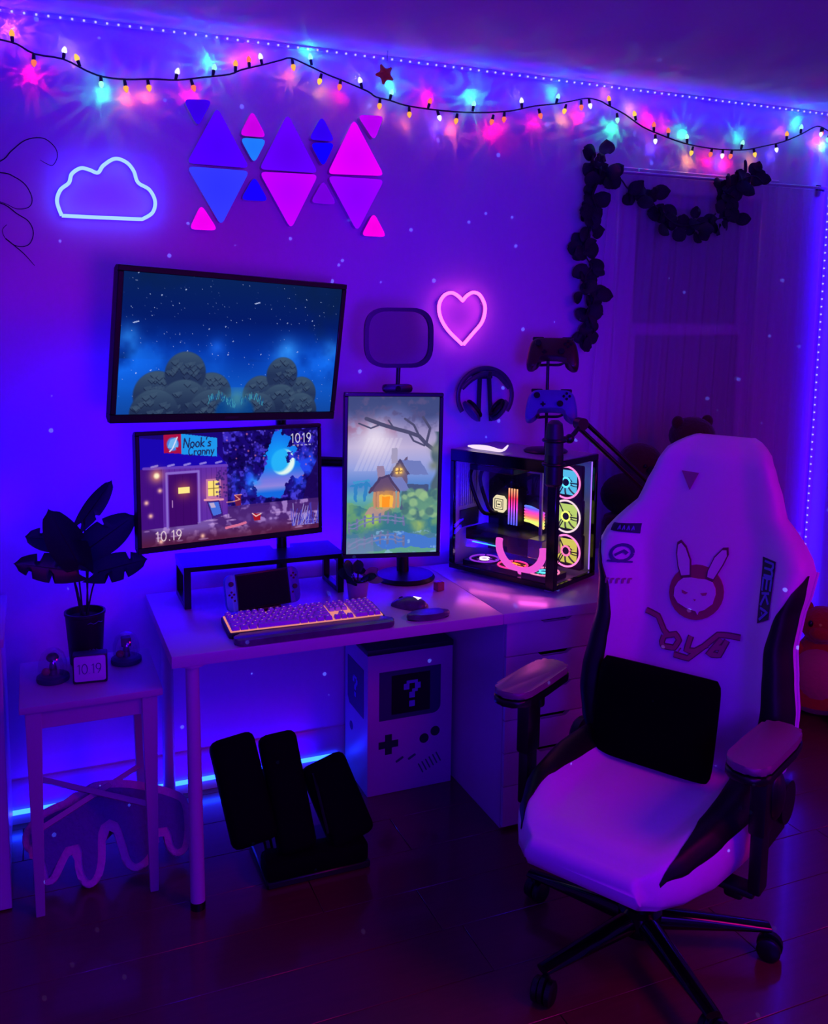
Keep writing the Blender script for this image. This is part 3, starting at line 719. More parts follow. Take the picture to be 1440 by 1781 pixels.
GLYPH = {'1': (.28, [[(0.02, .16), (.2, 0), (.2, 1)]]), '0': (.56, [arc(.28, .5, .27, .5, 0, 360, 24)]), '9': (.5, [arc(.25, .3, .24, .3, 0, 360, 20), [(.49, .3), (.44, .62), (.2, 1)]]), '.': (.1, [[(.04, .97), (.06, .99)]]),
         'N': (.6, [[(0, 1), (0.02, 0), (.55, 1), (.6, 0)]]), 'o': (.44, [arc(.22, .72, .21, .28, 0, 360)]), 'k': (.42, [[(0, 0), (0.02, 1)], [(.36, .45), (.03, .74), (.4, 1)]]), "'": (.1, [[(.06, 0), (.03, .2)]]),
         's': (.36, [[(.32, .52), (.16, .45), (.04, .58), (.3, .78), (.28, .95), (.02, .96)]]), 'C': (.58, [arc(.32, .5, .31, .5, -50, -310)]), 'r': (.3, [[(0.02, .45), (.02, 1)], arc(.2, .66, .17, .2, 190, 310)]),
         'a': (.44, [arc(.2, .72, .2, .27, 0, 360), [(.4, .46), (.42, 1)]]), 'n': (.42, [[(0.02, .45), (.02, 1)], arc(.21, .66, .19, .2, 180, 360), [(.4, .66), (.4, 1)]]), 'y': (.42, [[(0.02, .45), (.2, .92)], [(.4, .45), (.12, 1.3)]]), ' ': (.3, []),
         '?': (.5, [arc(.25, .25, .22, .24, 180, 400), [(.42, .42), (.25, .6), (.25, .72)], [(.25, .93), (.25, .95)]])}

def night_sky():
    p = Pic(384, 216, 3)
    p.vgrad([(0, (8, 34, 92)), (.3, (4, 26, 104)), (.55, (4, 48, 158)), (.8, (14, 84, 196)), (1, (16, 70, 160))])
    n1 = p.noise(5, 3); n2 = p.noise(9, 5)
    p.blend(np.clip((n1 - .5) * 2.4, 0, .7) * (p.Y < .6), (10, 30, 70))
    hill = .58 + .10 * np.sin(p.X * 7.5 + 1.2) + .05 * np.sin(p.X * 17)
    band = np.exp(-((p.Y - .62) / .16) ** 2)
    side = np.clip(np.abs(p.X - .5) * 2.3 - .15, 0, 1) + .3 * np.exp(-((p.X - .42) / .05) ** 2)
    p.blend(band * side * np.clip(n2 * 2.6 - .55, 0, 1), (20, 112, 250))
    p.blend(p.halo(.03, .46, .09) * n2 * 1.3, (50, 150, 255)); p.blend(p.halo(.74, .52, .10) * n2 * 1.3, (50, 150, 255)); p.blend(p.halo(.41, .5, .06) * n2, (30, 110, 250)); p.blend(p.halo(.97, .5, .07) * n2, (50, 150, 255))
    p.stars(430, 0, .95, (190, 210, 255), .06)
    for x, y in ((.57, .165), (.05, .35)): p.blend(p.line([(x, y), (x + .022, y - .012)], .003), (200, 215, 255))
    def bush(cx, s):
        parts = [(cx - .115 * s, .86, .17 * s), (cx + .115 * s, .86, .165 * s), (cx, .70, .155 * s), (cx, .95, .2 * s), (cx - .12 * s, 1.0, .18 * s), (cx + .12 * s, 1.0, .18 * s)]
        for k, (x, y, r) in enumerate(parts):
            m = p.disc(x, y, r, .012); p.blend(m, (34, 50, 88) if k < 3 else (30, 44, 80))
            p.blend(m * np.clip((y - p.Y) / r, 0, 1) * .8, (66, 92, 118))
            rr = np.random.RandomState(int(cx * 100) + k)
            for _ in range(26):
                a = rr.rand() * 6.28; q = math.sqrt(rr.rand()) * r * .9; lx, ly = x + q * math.cos(a) / p.A, y + q * math.sin(a); ls = .028 * s
                lm = p.poly([(lx - ls / p.A, ly), (lx + ls / p.A, ly - ls * .5), (lx + ls * .8 / p.A, ly + ls * .6), (lx, ly + ls * 1.2), (lx - ls * .7 / p.A, ly + ls * .5)]) * m
                p.blend(lm * .55, (62, 84, 112) if ly < y else (46, 62, 98)); p.blend(p.line([(lx - ls / p.A, ly + ls * .4), (lx, ly + ls * 1.25), (lx + ls * .8 / p.A, ly + ls * .5)], .003) * m * .7, (18, 26, 58))
    bush(.28, 1.02); bush(.73, .88)
    m = p.disc(.515, .99, .16, .03, ry=.12); p.blend(m * .9, (6, 62, 138)); p.blend(p.halo(.52, .885, .085) * .8 * (p.Y > .8), (70, 140, 160))
    rr = np.random.RandomState(5)
    for _ in range(90):
        x = .39 + rr.rand() * .26; y = .90 + .03 * math.sin(x * 40) + rr.rand() * .03; h = .02 + rr.rand() * .03
        p.blend(p.line([(x, y), (x + (rr.rand() - .5) * .016, y - h)], .0022), (60, 150, 178) if rr.rand() < .6 else (14, 70, 140))
    return p.c
def night_shop():
    p = Pic(384, 216, 8)
    p.vgrad([(0, (26, 6, 120)), (.45, (30, 10, 130)), (.7, (60, 24, 120)), (.8, (86, 44, 120)), (1, (70, 22, 70))])
    n = p.noise(9, 6); n2 = p.noise(24, 14, 3)
    # gap in the trees with moonlit sea
    p.warp(.16, 16, 10)
    m = p.poly([(.69, .14), (.76, .02), (.83, .1), (.82, .3), (.90, .42), (.78, .60), (.74, .64), (.62, .62), (.60, .52), (.66, .4)])
    p.warp(0, 1, 1)
    p.blend(m, (20, 96, 232)); p.blend(m * p.halo(.76, .27, .2), (20, 160, 250)); p.blend(m * np.clip((p.Y - .36) * 8, 0, 1), (120, 120, 226)); p.blend(m * np.clip((p.Y - .50) * 9, 0, .8), (176, 150, 220)); p.blend(m * np.clip((p.Y - .545) * 16, 0, 1), (20, 104, 226))
    moon = p.disc(.785, .32, .125, .02); p.blend(moon * m * .9, (40, 180, 250)); p.blend(p.disc(.785, .32, .125, .02) * (1 - p.disc(.755, .29, .125, .03)) * m, (225, 245, 240))
    # foliage
    dark = np.clip((n2 * .6 + n * .5 - .46) * 7, 0, 1)
    reg = ((p.X > .44) & (p.Y < .72)).astype(float) * (1 - m)
    p.blend(reg * .9, (24, 8, 112)); p.blend(reg * dark * .8, (14, 2, 70)); p.blend(reg * np.clip((n2 - .58) * 9, 0, 1) * .75, (64, 46, 214))
    n3 = p.noise(44, 26, 2); p.blend(reg * np.clip((n3 - .62) * 12, 0, 1) * .7, (84, 70, 230)); p.blend(reg * np.clip((.36 - n3) * 12, 0, 1) * .6, (8, 0, 54))
    b1 = p.halo(.59, .5, .15) + p.halo(.87, .42, .16) + p.halo(.93, .35, .1); p.blend(b1 * (1 - m) * np.clip(n2 * 3 - .9, 0, 1), (34, 70, 240)); p.blend(p.halo(.61, .5, .06) * np.clip(n2 * 3 - 1, 0, 1), (50, 150, 250))
    p.blend(p.poly([(.93, .52), (1, .3), (1, .75), (.9, .72)]) * .85, (28, 6, 84))
    rr = np.random.RandomState(2)
    for _ in range(60):
        x, y = .44 + rr.rand() * .55, rr.rand() * .5; p.blend(p.disc(x, y, .006 + rr.rand() * .004, .006) * (1 - m) * .7, (120, 90, 220) if rr.rand() < .7 else (220, 120, 160))
    # ground
    g = (p.Y > .70).astype(float); p.blend(g * .8, (74, 36, 116)); p.blend(g * np.clip((n - .48) * 5, 0, .8), (126, 92, 176)); p.blend(g * np.clip((n2 - .6) * 8, 0, .8), (176, 140, 214)); p.blend(g * np.clip((p.Y - .86) * 7, 0, .85), (84, 26, 62))
    for _ in range(26):
        x, y = rr.rand(), .78 + rr.rand() * .2; p.blend(p.disc(x, y, .02 + rr.rand() * .03, .012, ry=.008) * .4, (210, 170, 230))
    # shop front
    p.blend(p.poly([(0, .27), (.46, .30), (.46, .77), (.30, .82), (0, .84)]), (96, 44, 166)); p.blend(p.poly([(0, .28), (.115, .28), (.115, .84), (0, .84)]), (66, 14, 128))
    for x in np.arange(.01, .46, .028): p.blend(p.line([(x, .30), (x, .80)], .0022) * .5, (58, 14, 116))
    p.blend(p.poly([(0, .02), (.36, .10), (.46, .30), (0, .30)]), (26, 6, 176)); p.blend(p.line([(.02, .295), (.46, .315)], .012), (100, 60, 190))
    for x in np.arange(.06, .46, .085): p.blend(p.line([(x, .285), (x + .03, .275)], .009), (140, 120, 220))
    p.blend(p.poly([(.145, .365), (.295, .365), (.295, .84), (.145, .84)]), (62, 8, 106)); p.blend(p.line([(.135, .84), (.135, .35), (.305, .35), (.305, .82)], .010), (136, 104, 206))
    for x in (.18, .22, .26): p.blend(p.line([(x, .38), (x, .83)], .0018) * .5, (40, 2, 80))
    p.blend(p.halo(.225, .51, .075), (150, 70, 90)); p.blend(p.poly([(.195, .485), (.255, .485), (.255, .54), (.195, .54)]), (255, 232, 140)); p.blend(p.line([(.163, .60), (.163, .66)], .004), (200, 150, 210))
    p.blend(p.halo(.385, .53, .10) * .8, (220, 110, 110)); p.blend(p.poly([(.345, .43), (.425, .43), (.425, .61), (.345, .61)]), (196, 120, 170)); p.blend(p.poly([(.355, .45), (.415, .45), (.415, .59), (.355, .59)]), (255, 224, 120)); p.blend(p.line([(.385, .45), (.385, .59)], .005), (120, 90, 60)); p.blend(p.line([(.355, .52), (.415, .52)], .004), (120, 90, 60))
    p.blend(p.line([(.335, .62), (.435, .63)], .010), (230, 150, 170))
    p.blend(p.poly([(.345, .635), (.415, .635), (.435, .78), (.375, .80)]), (60, 26, 120)); p.blend(p.poly([(.355, .65), (.41, .65), (.425, .76), (.38, .775)]), (70, 110, 220)); p.blend(p.poly([(.36, .655), (.385, .655), (.395, .70), (.37, .70)]), (190, 170, 210))
    for _ in range(40): p.blend(p.disc(.40 + rr.rand() * .06, .36 + rr.rand() * .25, .010, .006) * .8, (56, 30, 120))
    p.blend(p.halo(.085, .365, .06) * .95, (220, 140, 120)); p.blend(p.disc(.085, .365, .024, .02), (255, 240, 200))
    for x, y in ((.10, .5), (.05, .72), (.03, .6), (.32, .95), (.10, .96)): p.blend(p.halo(x, y, .02), (250, 190, 170))
    # barrel and basket, a grassy bank
    p.blend(p.poly([(.50, .60), (.535, .595), (.537, .70), (.505, .705)]), (110, 26, 70)); p.blend(p.line([(.455, .66), (.49, .66), (.53, .645), (.50, .60), (.54, .60)], .004), (232, 150, 140))
    p.blend(p.poly([(.60, .79), (.65, .80), (.645, .86), (.61, .86)]), (166, 20, 40)); p.blend(p.line([(.60, .79), (.62, .82), (.65, .80)], .005), (240, 200, 200)); p.blend(p.line([(.45, .90), (.52, .885), (.56, .87)], .012), (216, 110, 150))
    for _ in range(60):
        x = .83 + rr.rand() * .17; p.blend(p.line([(x, .95), (x + (rr.rand() - .3) * .05, .95 - rr.rand() * .22)], .0028), (70, 66, 200) if rr.rand() < .7 else (170, 160, 230))
    # signboard
    p.blend(p.poly([(.125, .0), (.215, .0), (.215, .18), (.125, .165)]), (170, 16, 70)); p.blend(p.poly([(.215, .0), (.41, .055), (.405, .225), (.215, .185)]), (30, 150, 238))
    p.blend(p.disc(.172, .09, .055, .012, ry=.06), (70, 130, 230)); p.blend(p.poly([(.145, .12), (.16, .05), (.19, .03), (.20, .13)]), (110, 180, 240)); p.blend(p.line([(.155, .155), (.17, .13), (.196, .03)], .005), (225, 225, 255)); p.blend(p.poly([(.185, .12), (.21, .12), (.195, .16)]), (170, 16, 70))
    p.text("Nook's", .228, .045, .082, (30, 24, 80), .0055, .12); p.text('Cranny', .252, .128, .072, (30, 24, 80), .005, .12)
    # clock overlay
    p.text('1019', .836, .055, .085, (220, 215, 240), .0042, 0, 1.25); p.blend(p.line([(.845, .165), (.875, .165), (.90, .166), (.965, .166)], .005) * (np.sin(p.X * 260) > -.2), (170, 160, 210))
    p.text('10.19', .075, .87, .085, (235, 210, 220), .0042, 0, 1.2)
    return p.c
def fairy_cottage():
    p = Pic(216, 380, 4)
    p.vgrad([(0, (70, 84, 140)), (.12, (96, 100, 160)), (.2, (150, 140, 190)), (.32, (190, 176, 216)), (.45, (150, 160, 224)), (.56, (84, 130, 206)), (.64, (96, 170, 190)), (.72, (84, 150, 140)), (.85, (70, 120, 150)), (1, (90, 130, 170))])
    n = p.noise(6, 10); n2 = p.noise(16, 28, 3)
    can = np.clip((.14 + .05 * np.sin(p.X * 9) - p.Y) * 14, 0, 1); p.blend(can * .8, (60, 70, 124)); p.blend(np.clip((n2 - .5) * 5, 0, 1) * np.clip((.24 - p.Y) * 8, 0, 1), (84, 80, 132)); p.blend(np.exp(-((p.Y - .2) / .05) ** 2) * (p.X < .55) * np.clip(n2 * 3 - 1, 0, .8), (150, 96, 140))
    p.blend(p.halo(.3, .27, .11), (226, 214, 236))
    for k in range(8):
        x = .12 + k * .05; p.blend(p.poly([(x + .1, .26), (x + .13, .26), (x + .02 - .03, .47), (x - .05, .47)]) * .22, (240, 230, 246))
    for P, w in (([(1, .36), (.86, .30), (.78, .25), (.66, .225), (.5, .20), (.36, .175), (.2, .14)], .012), ([(.78, .25), (.72, .18), (.62, .14)], .007), ([(.5, .2), (.44, .15)], .005), ([(.86, .3), (.9, .2), (.82, .13)], .008), ([(.66, .225), (.72, .28), (.84, .31)], .006), ([(.36, .175), (.25, .20), (.12, .17)], .005)):
        p.blend(p.line(P, w), (76, 74, 112))
    p.blend(np.clip((p.X - .93 - .03 * np.sin(p.Y * 30)) * 30, 0, 1) * (p.Y > .22) * (p.Y < .62), (80, 100, 120)); p.blend(p.halo(.97, .33, .035) + p.halo(.95, .44, .03), (120, 130, 130))
    p.warp(.05, 14, 22)
    # distant gate
    for x in (.09, .20): p.blend(p.line([(x, .55), (x, .66)], .010), (50, 130, 196))
    p.blend(p.line([(.05, .565), (.24, .565)], .007), (50, 130, 196)); p.blend(p.line([(.07, .545), (.23, .54)], .009), (66, 150, 206))
    # slope
    p.warp(.09, 9, 14); p.blend(p.poly([(0, .70), (.25, .70), (.5, .73), (.7, .74), (1, .70), (1, .86), (.6, .88), (.3, .84), (0, .86)]), (56, 118, 140)); p.blend(((p.Y > .68) & (p.Y < .9)) * np.clip((n - .5) * 4, 0, .7), (120, 170, 110)); p.blend(p.halo(.28, .765, .05), (170, 200, 90)); p.blend(p.halo(.78, .83, .04), (150, 180, 110))
    p.blend(p.poly([(.26, .70), (.52, .69), (.45, .735), (.22, .75)]) * .8, (190, 140, 150))
    p.warp(.018, 16, 26)
    # cottage
    p.blend(p.poly([(.62, .55), (.9, .56), (.9, .72), (.58, .72)]), (70, 84, 130)); p.blend(p.poly([(.50, .45), (.66, .38), (.66, .55), (.46, .55)]), (104, 88, 126))
    p.blend(p.poly([(.55, .40), (.80, .405), (.9, .50), (.68, .49)]), (112, 124, 190)); p.blend(p.poly([(.46, .50), (.57, .39), (.69, .49), (.66, .495), (.57, .42), (.49, .51)]), (76, 68, 112)); p.blend(p.poly([(.48, .33), (.54, .33), (.55, .42), (.48, .43)]), (164, 156, 190))
    p.blend(p.poly([(.32, .44), (.40, .44), (.42, .54), (.34, .54)]), (150, 128, 164))
    p.blend(p.poly([(.44, .51), (.60, .51), (.70, .60), (.54, .60)]), (116, 124, 192)); p.blend(p.poly([(.27, .60), (.36, .52), (.44, .505), (.54, .60)]), (98, 74, 116)); p.blend(p.poly([(.29, .60), (.53, .60), (.53, .70), (.29, .70)]), (150, 104, 110)); p.blend(p.line([(.25, .605), (.36, .515), (.45, .505), (.57, .605)], .008), (76, 60, 104))
    p.blend(p.halo(.43, .66, .06), (240, 170, 70)); p.blend(p.poly([(.35, .625), (.51, .625), (.51, .70), (.35, .70)]), (250, 186, 76)); p.blend(p.poly([(.385, .635), (.47, .635), (.47, .70), (.385, .70)]), (255, 150, 40))
    for x in (.30, .34, .52, .56): p.blend(p.line([(x, .61), (x, .70)], .008), (196, 140, 110))
    p.blend(p.halo(.565, .47, .03), (250, 190, 90)); p.blend(p.poly([(.53, .45), (.60, .45), (.60, .488), (.53, .488)]), (255, 206, 110)); p.blend(p.line([(.565, .45), (.565, .49)], .003), (120, 80, 70)); p.blend(p.line([(.53, .47), (.60, .47)], .003), (120, 80, 70))
    rr = np.random.RandomState(3)
    for _ in range(60):
        x, y = .62 + rr.rand() * .38, .60 + rr.rand() * .17; p.blend(p.disc(x, y, .018 + rr.rand() * .022, .012) * .8, ((100, 150, 130), (70, 110, 120), (150, 190, 140))[rr.randint(3)])
    p.warp(.03, 14, 22)
    # stream and fence
    p.blend(p.poly([(.30, .90), (.62, .86), (1, .91), (1, .975), (.5, .98), (.34, .95)]), (70, 120, 206)); p.blend(p.poly([(.25, .985), (.6, .965), (1, .975), (1, 1), (.2, 1)]), (96, 160, 140))
    p.blend(((p.Y > .86) & (p.X > .3)) * np.clip((n2 - .62) * 7, 0, .6), (150, 190, 236))
    for yb, ya, sh in ((.86, .80, 0), (.99, .92, .05)):
        for k in range(8):
            x = .03 + k * .085; yy = yb - .06 * math.sin(k * .35); p.blend(p.line([(x, yy), (x, yy - .06)], .007), (104, 112, 160))
            if k: p.blend(p.line([(x - .085, yo - .02), (x, yy - .02)], .004), (120, 128, 176)); p.blend(p.line([(x - .085, yo - .045), (x, yy - .045)], .004), (120, 128, 176))
            yo = yy
    p.blend((p.Y > .9) * (p.X < .3) * .4, (130, 140, 180))
    return p.c

def screen_mesh(pic, w, h, parent, gain=1.0):
    H_, W_ = pic.shape[:2]
    xs = np.linspace(-w / 2, w / 2, W_); zs = np.linspace(h / 2, -h / 2, H_)
    X, Z = np.meshgrid(xs, zs); co = np.stack([X, np.zeros_like(X), Z], -1).reshape(-1, 3)
    idx = np.arange(H_ * W_).reshape(H_, W_)
    q = np.stack([idx[:-1, :-1], idx[1:, :-1], idx[1:, 1:], idx[:-1, 1:]], -1).reshape(-1, 4)
    me = bpy.data.meshes.new('screen')
    me.vertices.add(len(co)); me.vertices.foreach_set('co', co.astype(np.float32).ravel())
    me.loops.add(q.size); me.loops.foreach_set('vertex_index', q.astype(np.int32).ravel())
    me.polygons.add(len(q)); me.polygons.foreach_set('loop_start', np.arange(0, q.size, 4, dtype=np.int32))
    me.update(calc_edges=True)
    c = np.clip(pic / 255.0, 0, 1); c = np.where(c <= .04045, c / 12.92, ((c + .055) / 1.055) ** 2.4)
    at = me.color_attributes.new('picture', 'FLOAT_COLOR', 'POINT')
    at.data.foreach_set('color', np.concatenate([c.reshape(-1, 3), np.ones((H_ * W_, 1))], 1).astype(np.float32).ravel())
    if 'screen_lit' not in MATS:
        m = glow('screen_lit', (255, 255, 255), gain); nt = m.node_tree
        a = nt.nodes.new('ShaderNodeAttribute'); a.attribute_name = 'picture'; nt.links.new(a.outputs['Color'], nt.nodes['Emission'].inputs[0])
    me.materials.append(MATS['screen_lit'])
    return put('screen', me, parent)

def monitor(label, M, w, h, bz, bb, pic):
    t = thing('monitor', label, 'monitor'); t.matrix_world = M
    ow, oh = w / 2, h / 2; iw0, iw1, iz0, iz1 = -ow + bz, ow - bz, -oh + bb, oh - bz
    bm = NB()
    for a, b in (((-ow, 0, -oh), (ow, .022, iz0)), ((-ow, 0, iz1), (ow, .022, oh)), ((-ow, 0, iz0), (iw0, .022, iz1)), ((iw1, 0, iz0), (ow, .022, iz1))): box(bm, a, b, .002, 1)
    done('bezel', bm, 'black_plastic', t)
    s = screen_mesh(pic, iw1 - iw0, iz1 - iz0, t); s.location = ((iw0 + iw1) / 2, .004, (iz0 + iz1) / 2)
    bm = NB(); prism(bm, [(u * .995, v * .995) for u, v in rrect(w, h, .01)], .020, .036, 'xz', bev=.004); prism(bm, rrect(w * .5, h * .55, .02), .036, .052, 'xz', bev=.006); done('back_shell', bm, 'black_plastic', t)
    bm = NB(); box(bm, (-.022, -.0006, -oh + bb * .35), (.022, .0004, -oh + bb * .6)); done('maker_mark', bm, 'dark_grey', t)
    return t
m_top = pose(R(16.0), R(6.4), R(2.5), (0.545, 2.618, 1.551)); m_mid = pose(R(11.5), R(-2.7), R(0.8), (0.56, 2.748, 1.132)); m_por = pose(R(-10.6), R(-0.9), R(0.8), (1.07, 2.728, 1.136))
monitor('wide tilted monitor showing a starry night sky over dark bushes', m_top, 0.715, 0.42, 0.016, 0.024, night_sky())
monitor('wide monitor showing a purple night shop front, under the tilted one', m_mid, 0.60, 0.355, 0.012, 0.018, night_shop())
tp = monitor('upright portrait monitor showing a painted cottage and stream', m_por, 0.325, 0.54, 0.013, 0.015, fairy_cottage())
def stand_for_portrait():
    Mi = m_por.inverted()
    bm = NB(); tube(bm, [Mi @ Vector(p) for p in ((1.085, 2.79, 1.05), (1.15, 2.90, .95), (1.185, 2.93, 0.86), (1.19, 2.935, 0.757))], [.03, .026, .022, .022], 10); done('stand_neck', bm, 'black_plastic', tp)
    bm = NB(); lathe(bm, [(0, 0), (.103, 0), (.106, .006), (.098, .016), (.03, .022), (0, .022)], (1.19, 2.912, DT + .0005), 32, None); bmesh.ops.transform(bm, matrix=Mi, verts=bm.verts); done('stand_base', bm, 'black_plastic', tp)
stand_for_portrait()
def arm():
    t = thing('monitor_mount', 'black desk-clamped post with arms carrying the two wide monitors', 'monitor mount', (0.765, 2.985, DT))
    bm = NB(); cyl(bm, (0, 0, 0.012), (0, 0, 0.90), 0.018, n=16); done('post', bm, 'black_metal', t)
    bm = NB(); box(bm, (-.05, -.045, 0.0005), (.05, .045, .014), .003, 1); box(bm, (-.03, .0508, -.06), (.03, .058, .012), .002, 1); box(bm, (-.03, .04, .002), (.03, .058, .014), .002, 1); done('clamp', bm, 'black_metal', t)
    for z, M in ((0.398, m_mid), (0.817, m_top)):
        e = M @ Vector((0, .054, 0)) - Vector((0.765, 2.985, DT)); k = Vector((e.x * .5 - .02, -.02 + e.y * .3, z))
        bm = NB(); cyl(bm, (0, 0, z - .025), (0, 0, z + .025), .026); tube(bm, [(0, 0, z), k, e + Vector((0, .02, 0)), e], [.016, .015, .014, .014], 10); a = done('arm', bm, 'black_metal', t)
        bm = NB(); box(bm, (-.05, .0005, -.05), (.05, .006, .05), .002, 1); bmesh.ops.transform(bm, matrix=Matrix.Translation(-Vector((0.765, 2.985, DT))) @ M @ Matrix.Translation((0, .052, 0)), verts=bm.verts); done('mount_plate', bm, 'black_metal', a)
    bm = NB(); tube(bm, [(0, 0, .43), (.14, -.08, .43), (.235, -.13, .428)], [.02, .018, .018], 10); done('side_arm', bm, 'black_metal', t)
arm()
def key_light():
    t = thing('panel_light', 'unlit rounded-square light panel standing above the portrait monitor', 'light panel', (1.082, 2.72, 1.582), rz=R(-10))
    O_, I_ = rrect(.222, .19, .072, n=8), rrect(.196, .166, .062, n=8)
    bm = NB(); ringprism(bm, O_, I_, -.012, .012); done('frame', bm, 'black_plastic', t)
    bm = NB(); prism(bm, I_, -.003, .003); done('diffuser', bm, 'diffuser', t)
    bm = NB(); tube(bm, [(0, 0, -.094), (-.002, 0, -.15)], .007, 10); done('stem', bm, 'black_plastic', t)
    w = thing('webcam', 'small black webcam clipped on top of the portrait monitor', 'webcam', (1.079, 2.722, 1.4095), rz=R(-10))
    bm = NB(); prism(bm, rrect(.094, .026, .011), -.016, .014, 'xz', M=Matrix.Translation((0, 0, .0115)), bev=.003); done('housing', bm, 'black_plastic', w)
    bm = NB(); cyl(bm, (0, -.016, .0115), (0, -.020, .0115), .009, .008, 14); done('lens', bm, 'black_gloss', w)
    bm = NB(); box(bm, (-.018, .036, -.04), (.018, .042, .004), .001, 1); box(bm, (-.018, 0.0, -.0015), (.018, .042, .0004)); done('clip', bm, 'black_plastic', w)
key_light()

def riser():
    t = thing('monitor_riser', 'black metal monitor riser standing on the desk', 'riser', (0.675, 2.925, DT))
    bm = NB(); prism(bm, [(-.262, -.105), (.262, -.105), (.262, .085), (.125, .085), (.125, .035), (.055, .035), (.055, .085), (-.262, .085)], .120, .135, 'xy'); done('shelf', bm, 'black_metal', t)
    for x in (-.25, .25):
        bm = NB(); s = .0105
        for a, b in (((x - s, -.098, 0.0005), (x + s, -.077, .120)), ((x - s, .06, 0.0005), (x + s, .08, .120)), ((x - s, -.077, 0.0005), (x + s, .06, .018)), ((x - s, -.077, .104), (x + s, .06, .120))): box(bm, a, b, .001, 1)
        done('leg_frame', bm, 'black_metal', t)
riser()

# ------------------------------------------------------------------ things on the desk
def handheld():
    M = Matrix.Translation((0.64, 2.748, DT + .0007)) @ Matrix.Rotation(R(9), 4, 'Z')
    Mt = M @ Matrix.Translation((0, -.02, .0125)) @ Matrix.Rotation(R(-16), 4, 'X')
    t = thing('handheld_console', 'handheld game console with a teal left controller propped behind the keyboard', 'game console'); t.matrix_world = Mt
    bm = NB(); box(bm, (-.087, -.007, 0), (.087, .007, .112), .002, 2); done('body', bm, 'black_plastic', t)
    bm = NB(); box(bm, (-.083, -.0085, .006), (.083, -.0068, .106), .0006, 1); done('screen', bm, 'black_gloss', t)
    for s, m, nm in ((-1, 'pad_teal', 'teal left controller'), (1, 'pad_violet', 'violet right controller')):
        P = roundpoly([(s * .0872, .0), (s * .0872, .112), (s * .121, .112), (s * .121, .0)], .0012, 2)
        P = [(s * .0872, 0), (s * .0872, .112)] + [(s * .101 + s * .020 * math.cos(R(a)), .092 + .020 * math.sin(R(a))) for a in range(90, -1, -15)] + [(s * .101 + s * .020 * math.cos(R(a)), .020 + .020 * math.sin(R(a))) for a in range(0, -91, -15)]
        bm = NB(); prism(bm, P, -.010, .008, 'xz', bev=.002); c = done('controller', bm, m, t); c['label'] = nm
        sz, bz = (.084, .052) if s < 0 else (.050, .084)
        bm = NB(); cyl(bm, (s * .104, -.010, sz), (s * .104, -.0135, sz), .006, .005, 14); cyl(bm, (s * .104, -.0135, sz), (s * .104, -.017, sz), .0078, .0075, 16); done('thumbstick', bm, 'dark_grey', c)
        for dx, dz in ((.0075, 0), (-.0075, 0), (0, .0075), (0, -.0075)):
            bm = NB(); cyl(bm, (s * .104 + dx, -.0098, bz + dz), (s * .104 + dx, -.0122, bz + dz), .0034, n=12); done('button', bm, 'black_plastic', c)
        bm = NB(); box(bm, (s * .096 - .003, -.0112, .030), (s * .096 + .003, -.0098, .036)); done('small_button', bm, 'black_plastic', c)
    bm = NB(); box(bm, (-.05, .006, -.008), (.05, .05, -.001), .001, 1); box(bm, (-.05, -.016, -.008), (.05, .006, 0.0), .001, 1); done('stand', bm, 'black_plastic', t)
handheld()

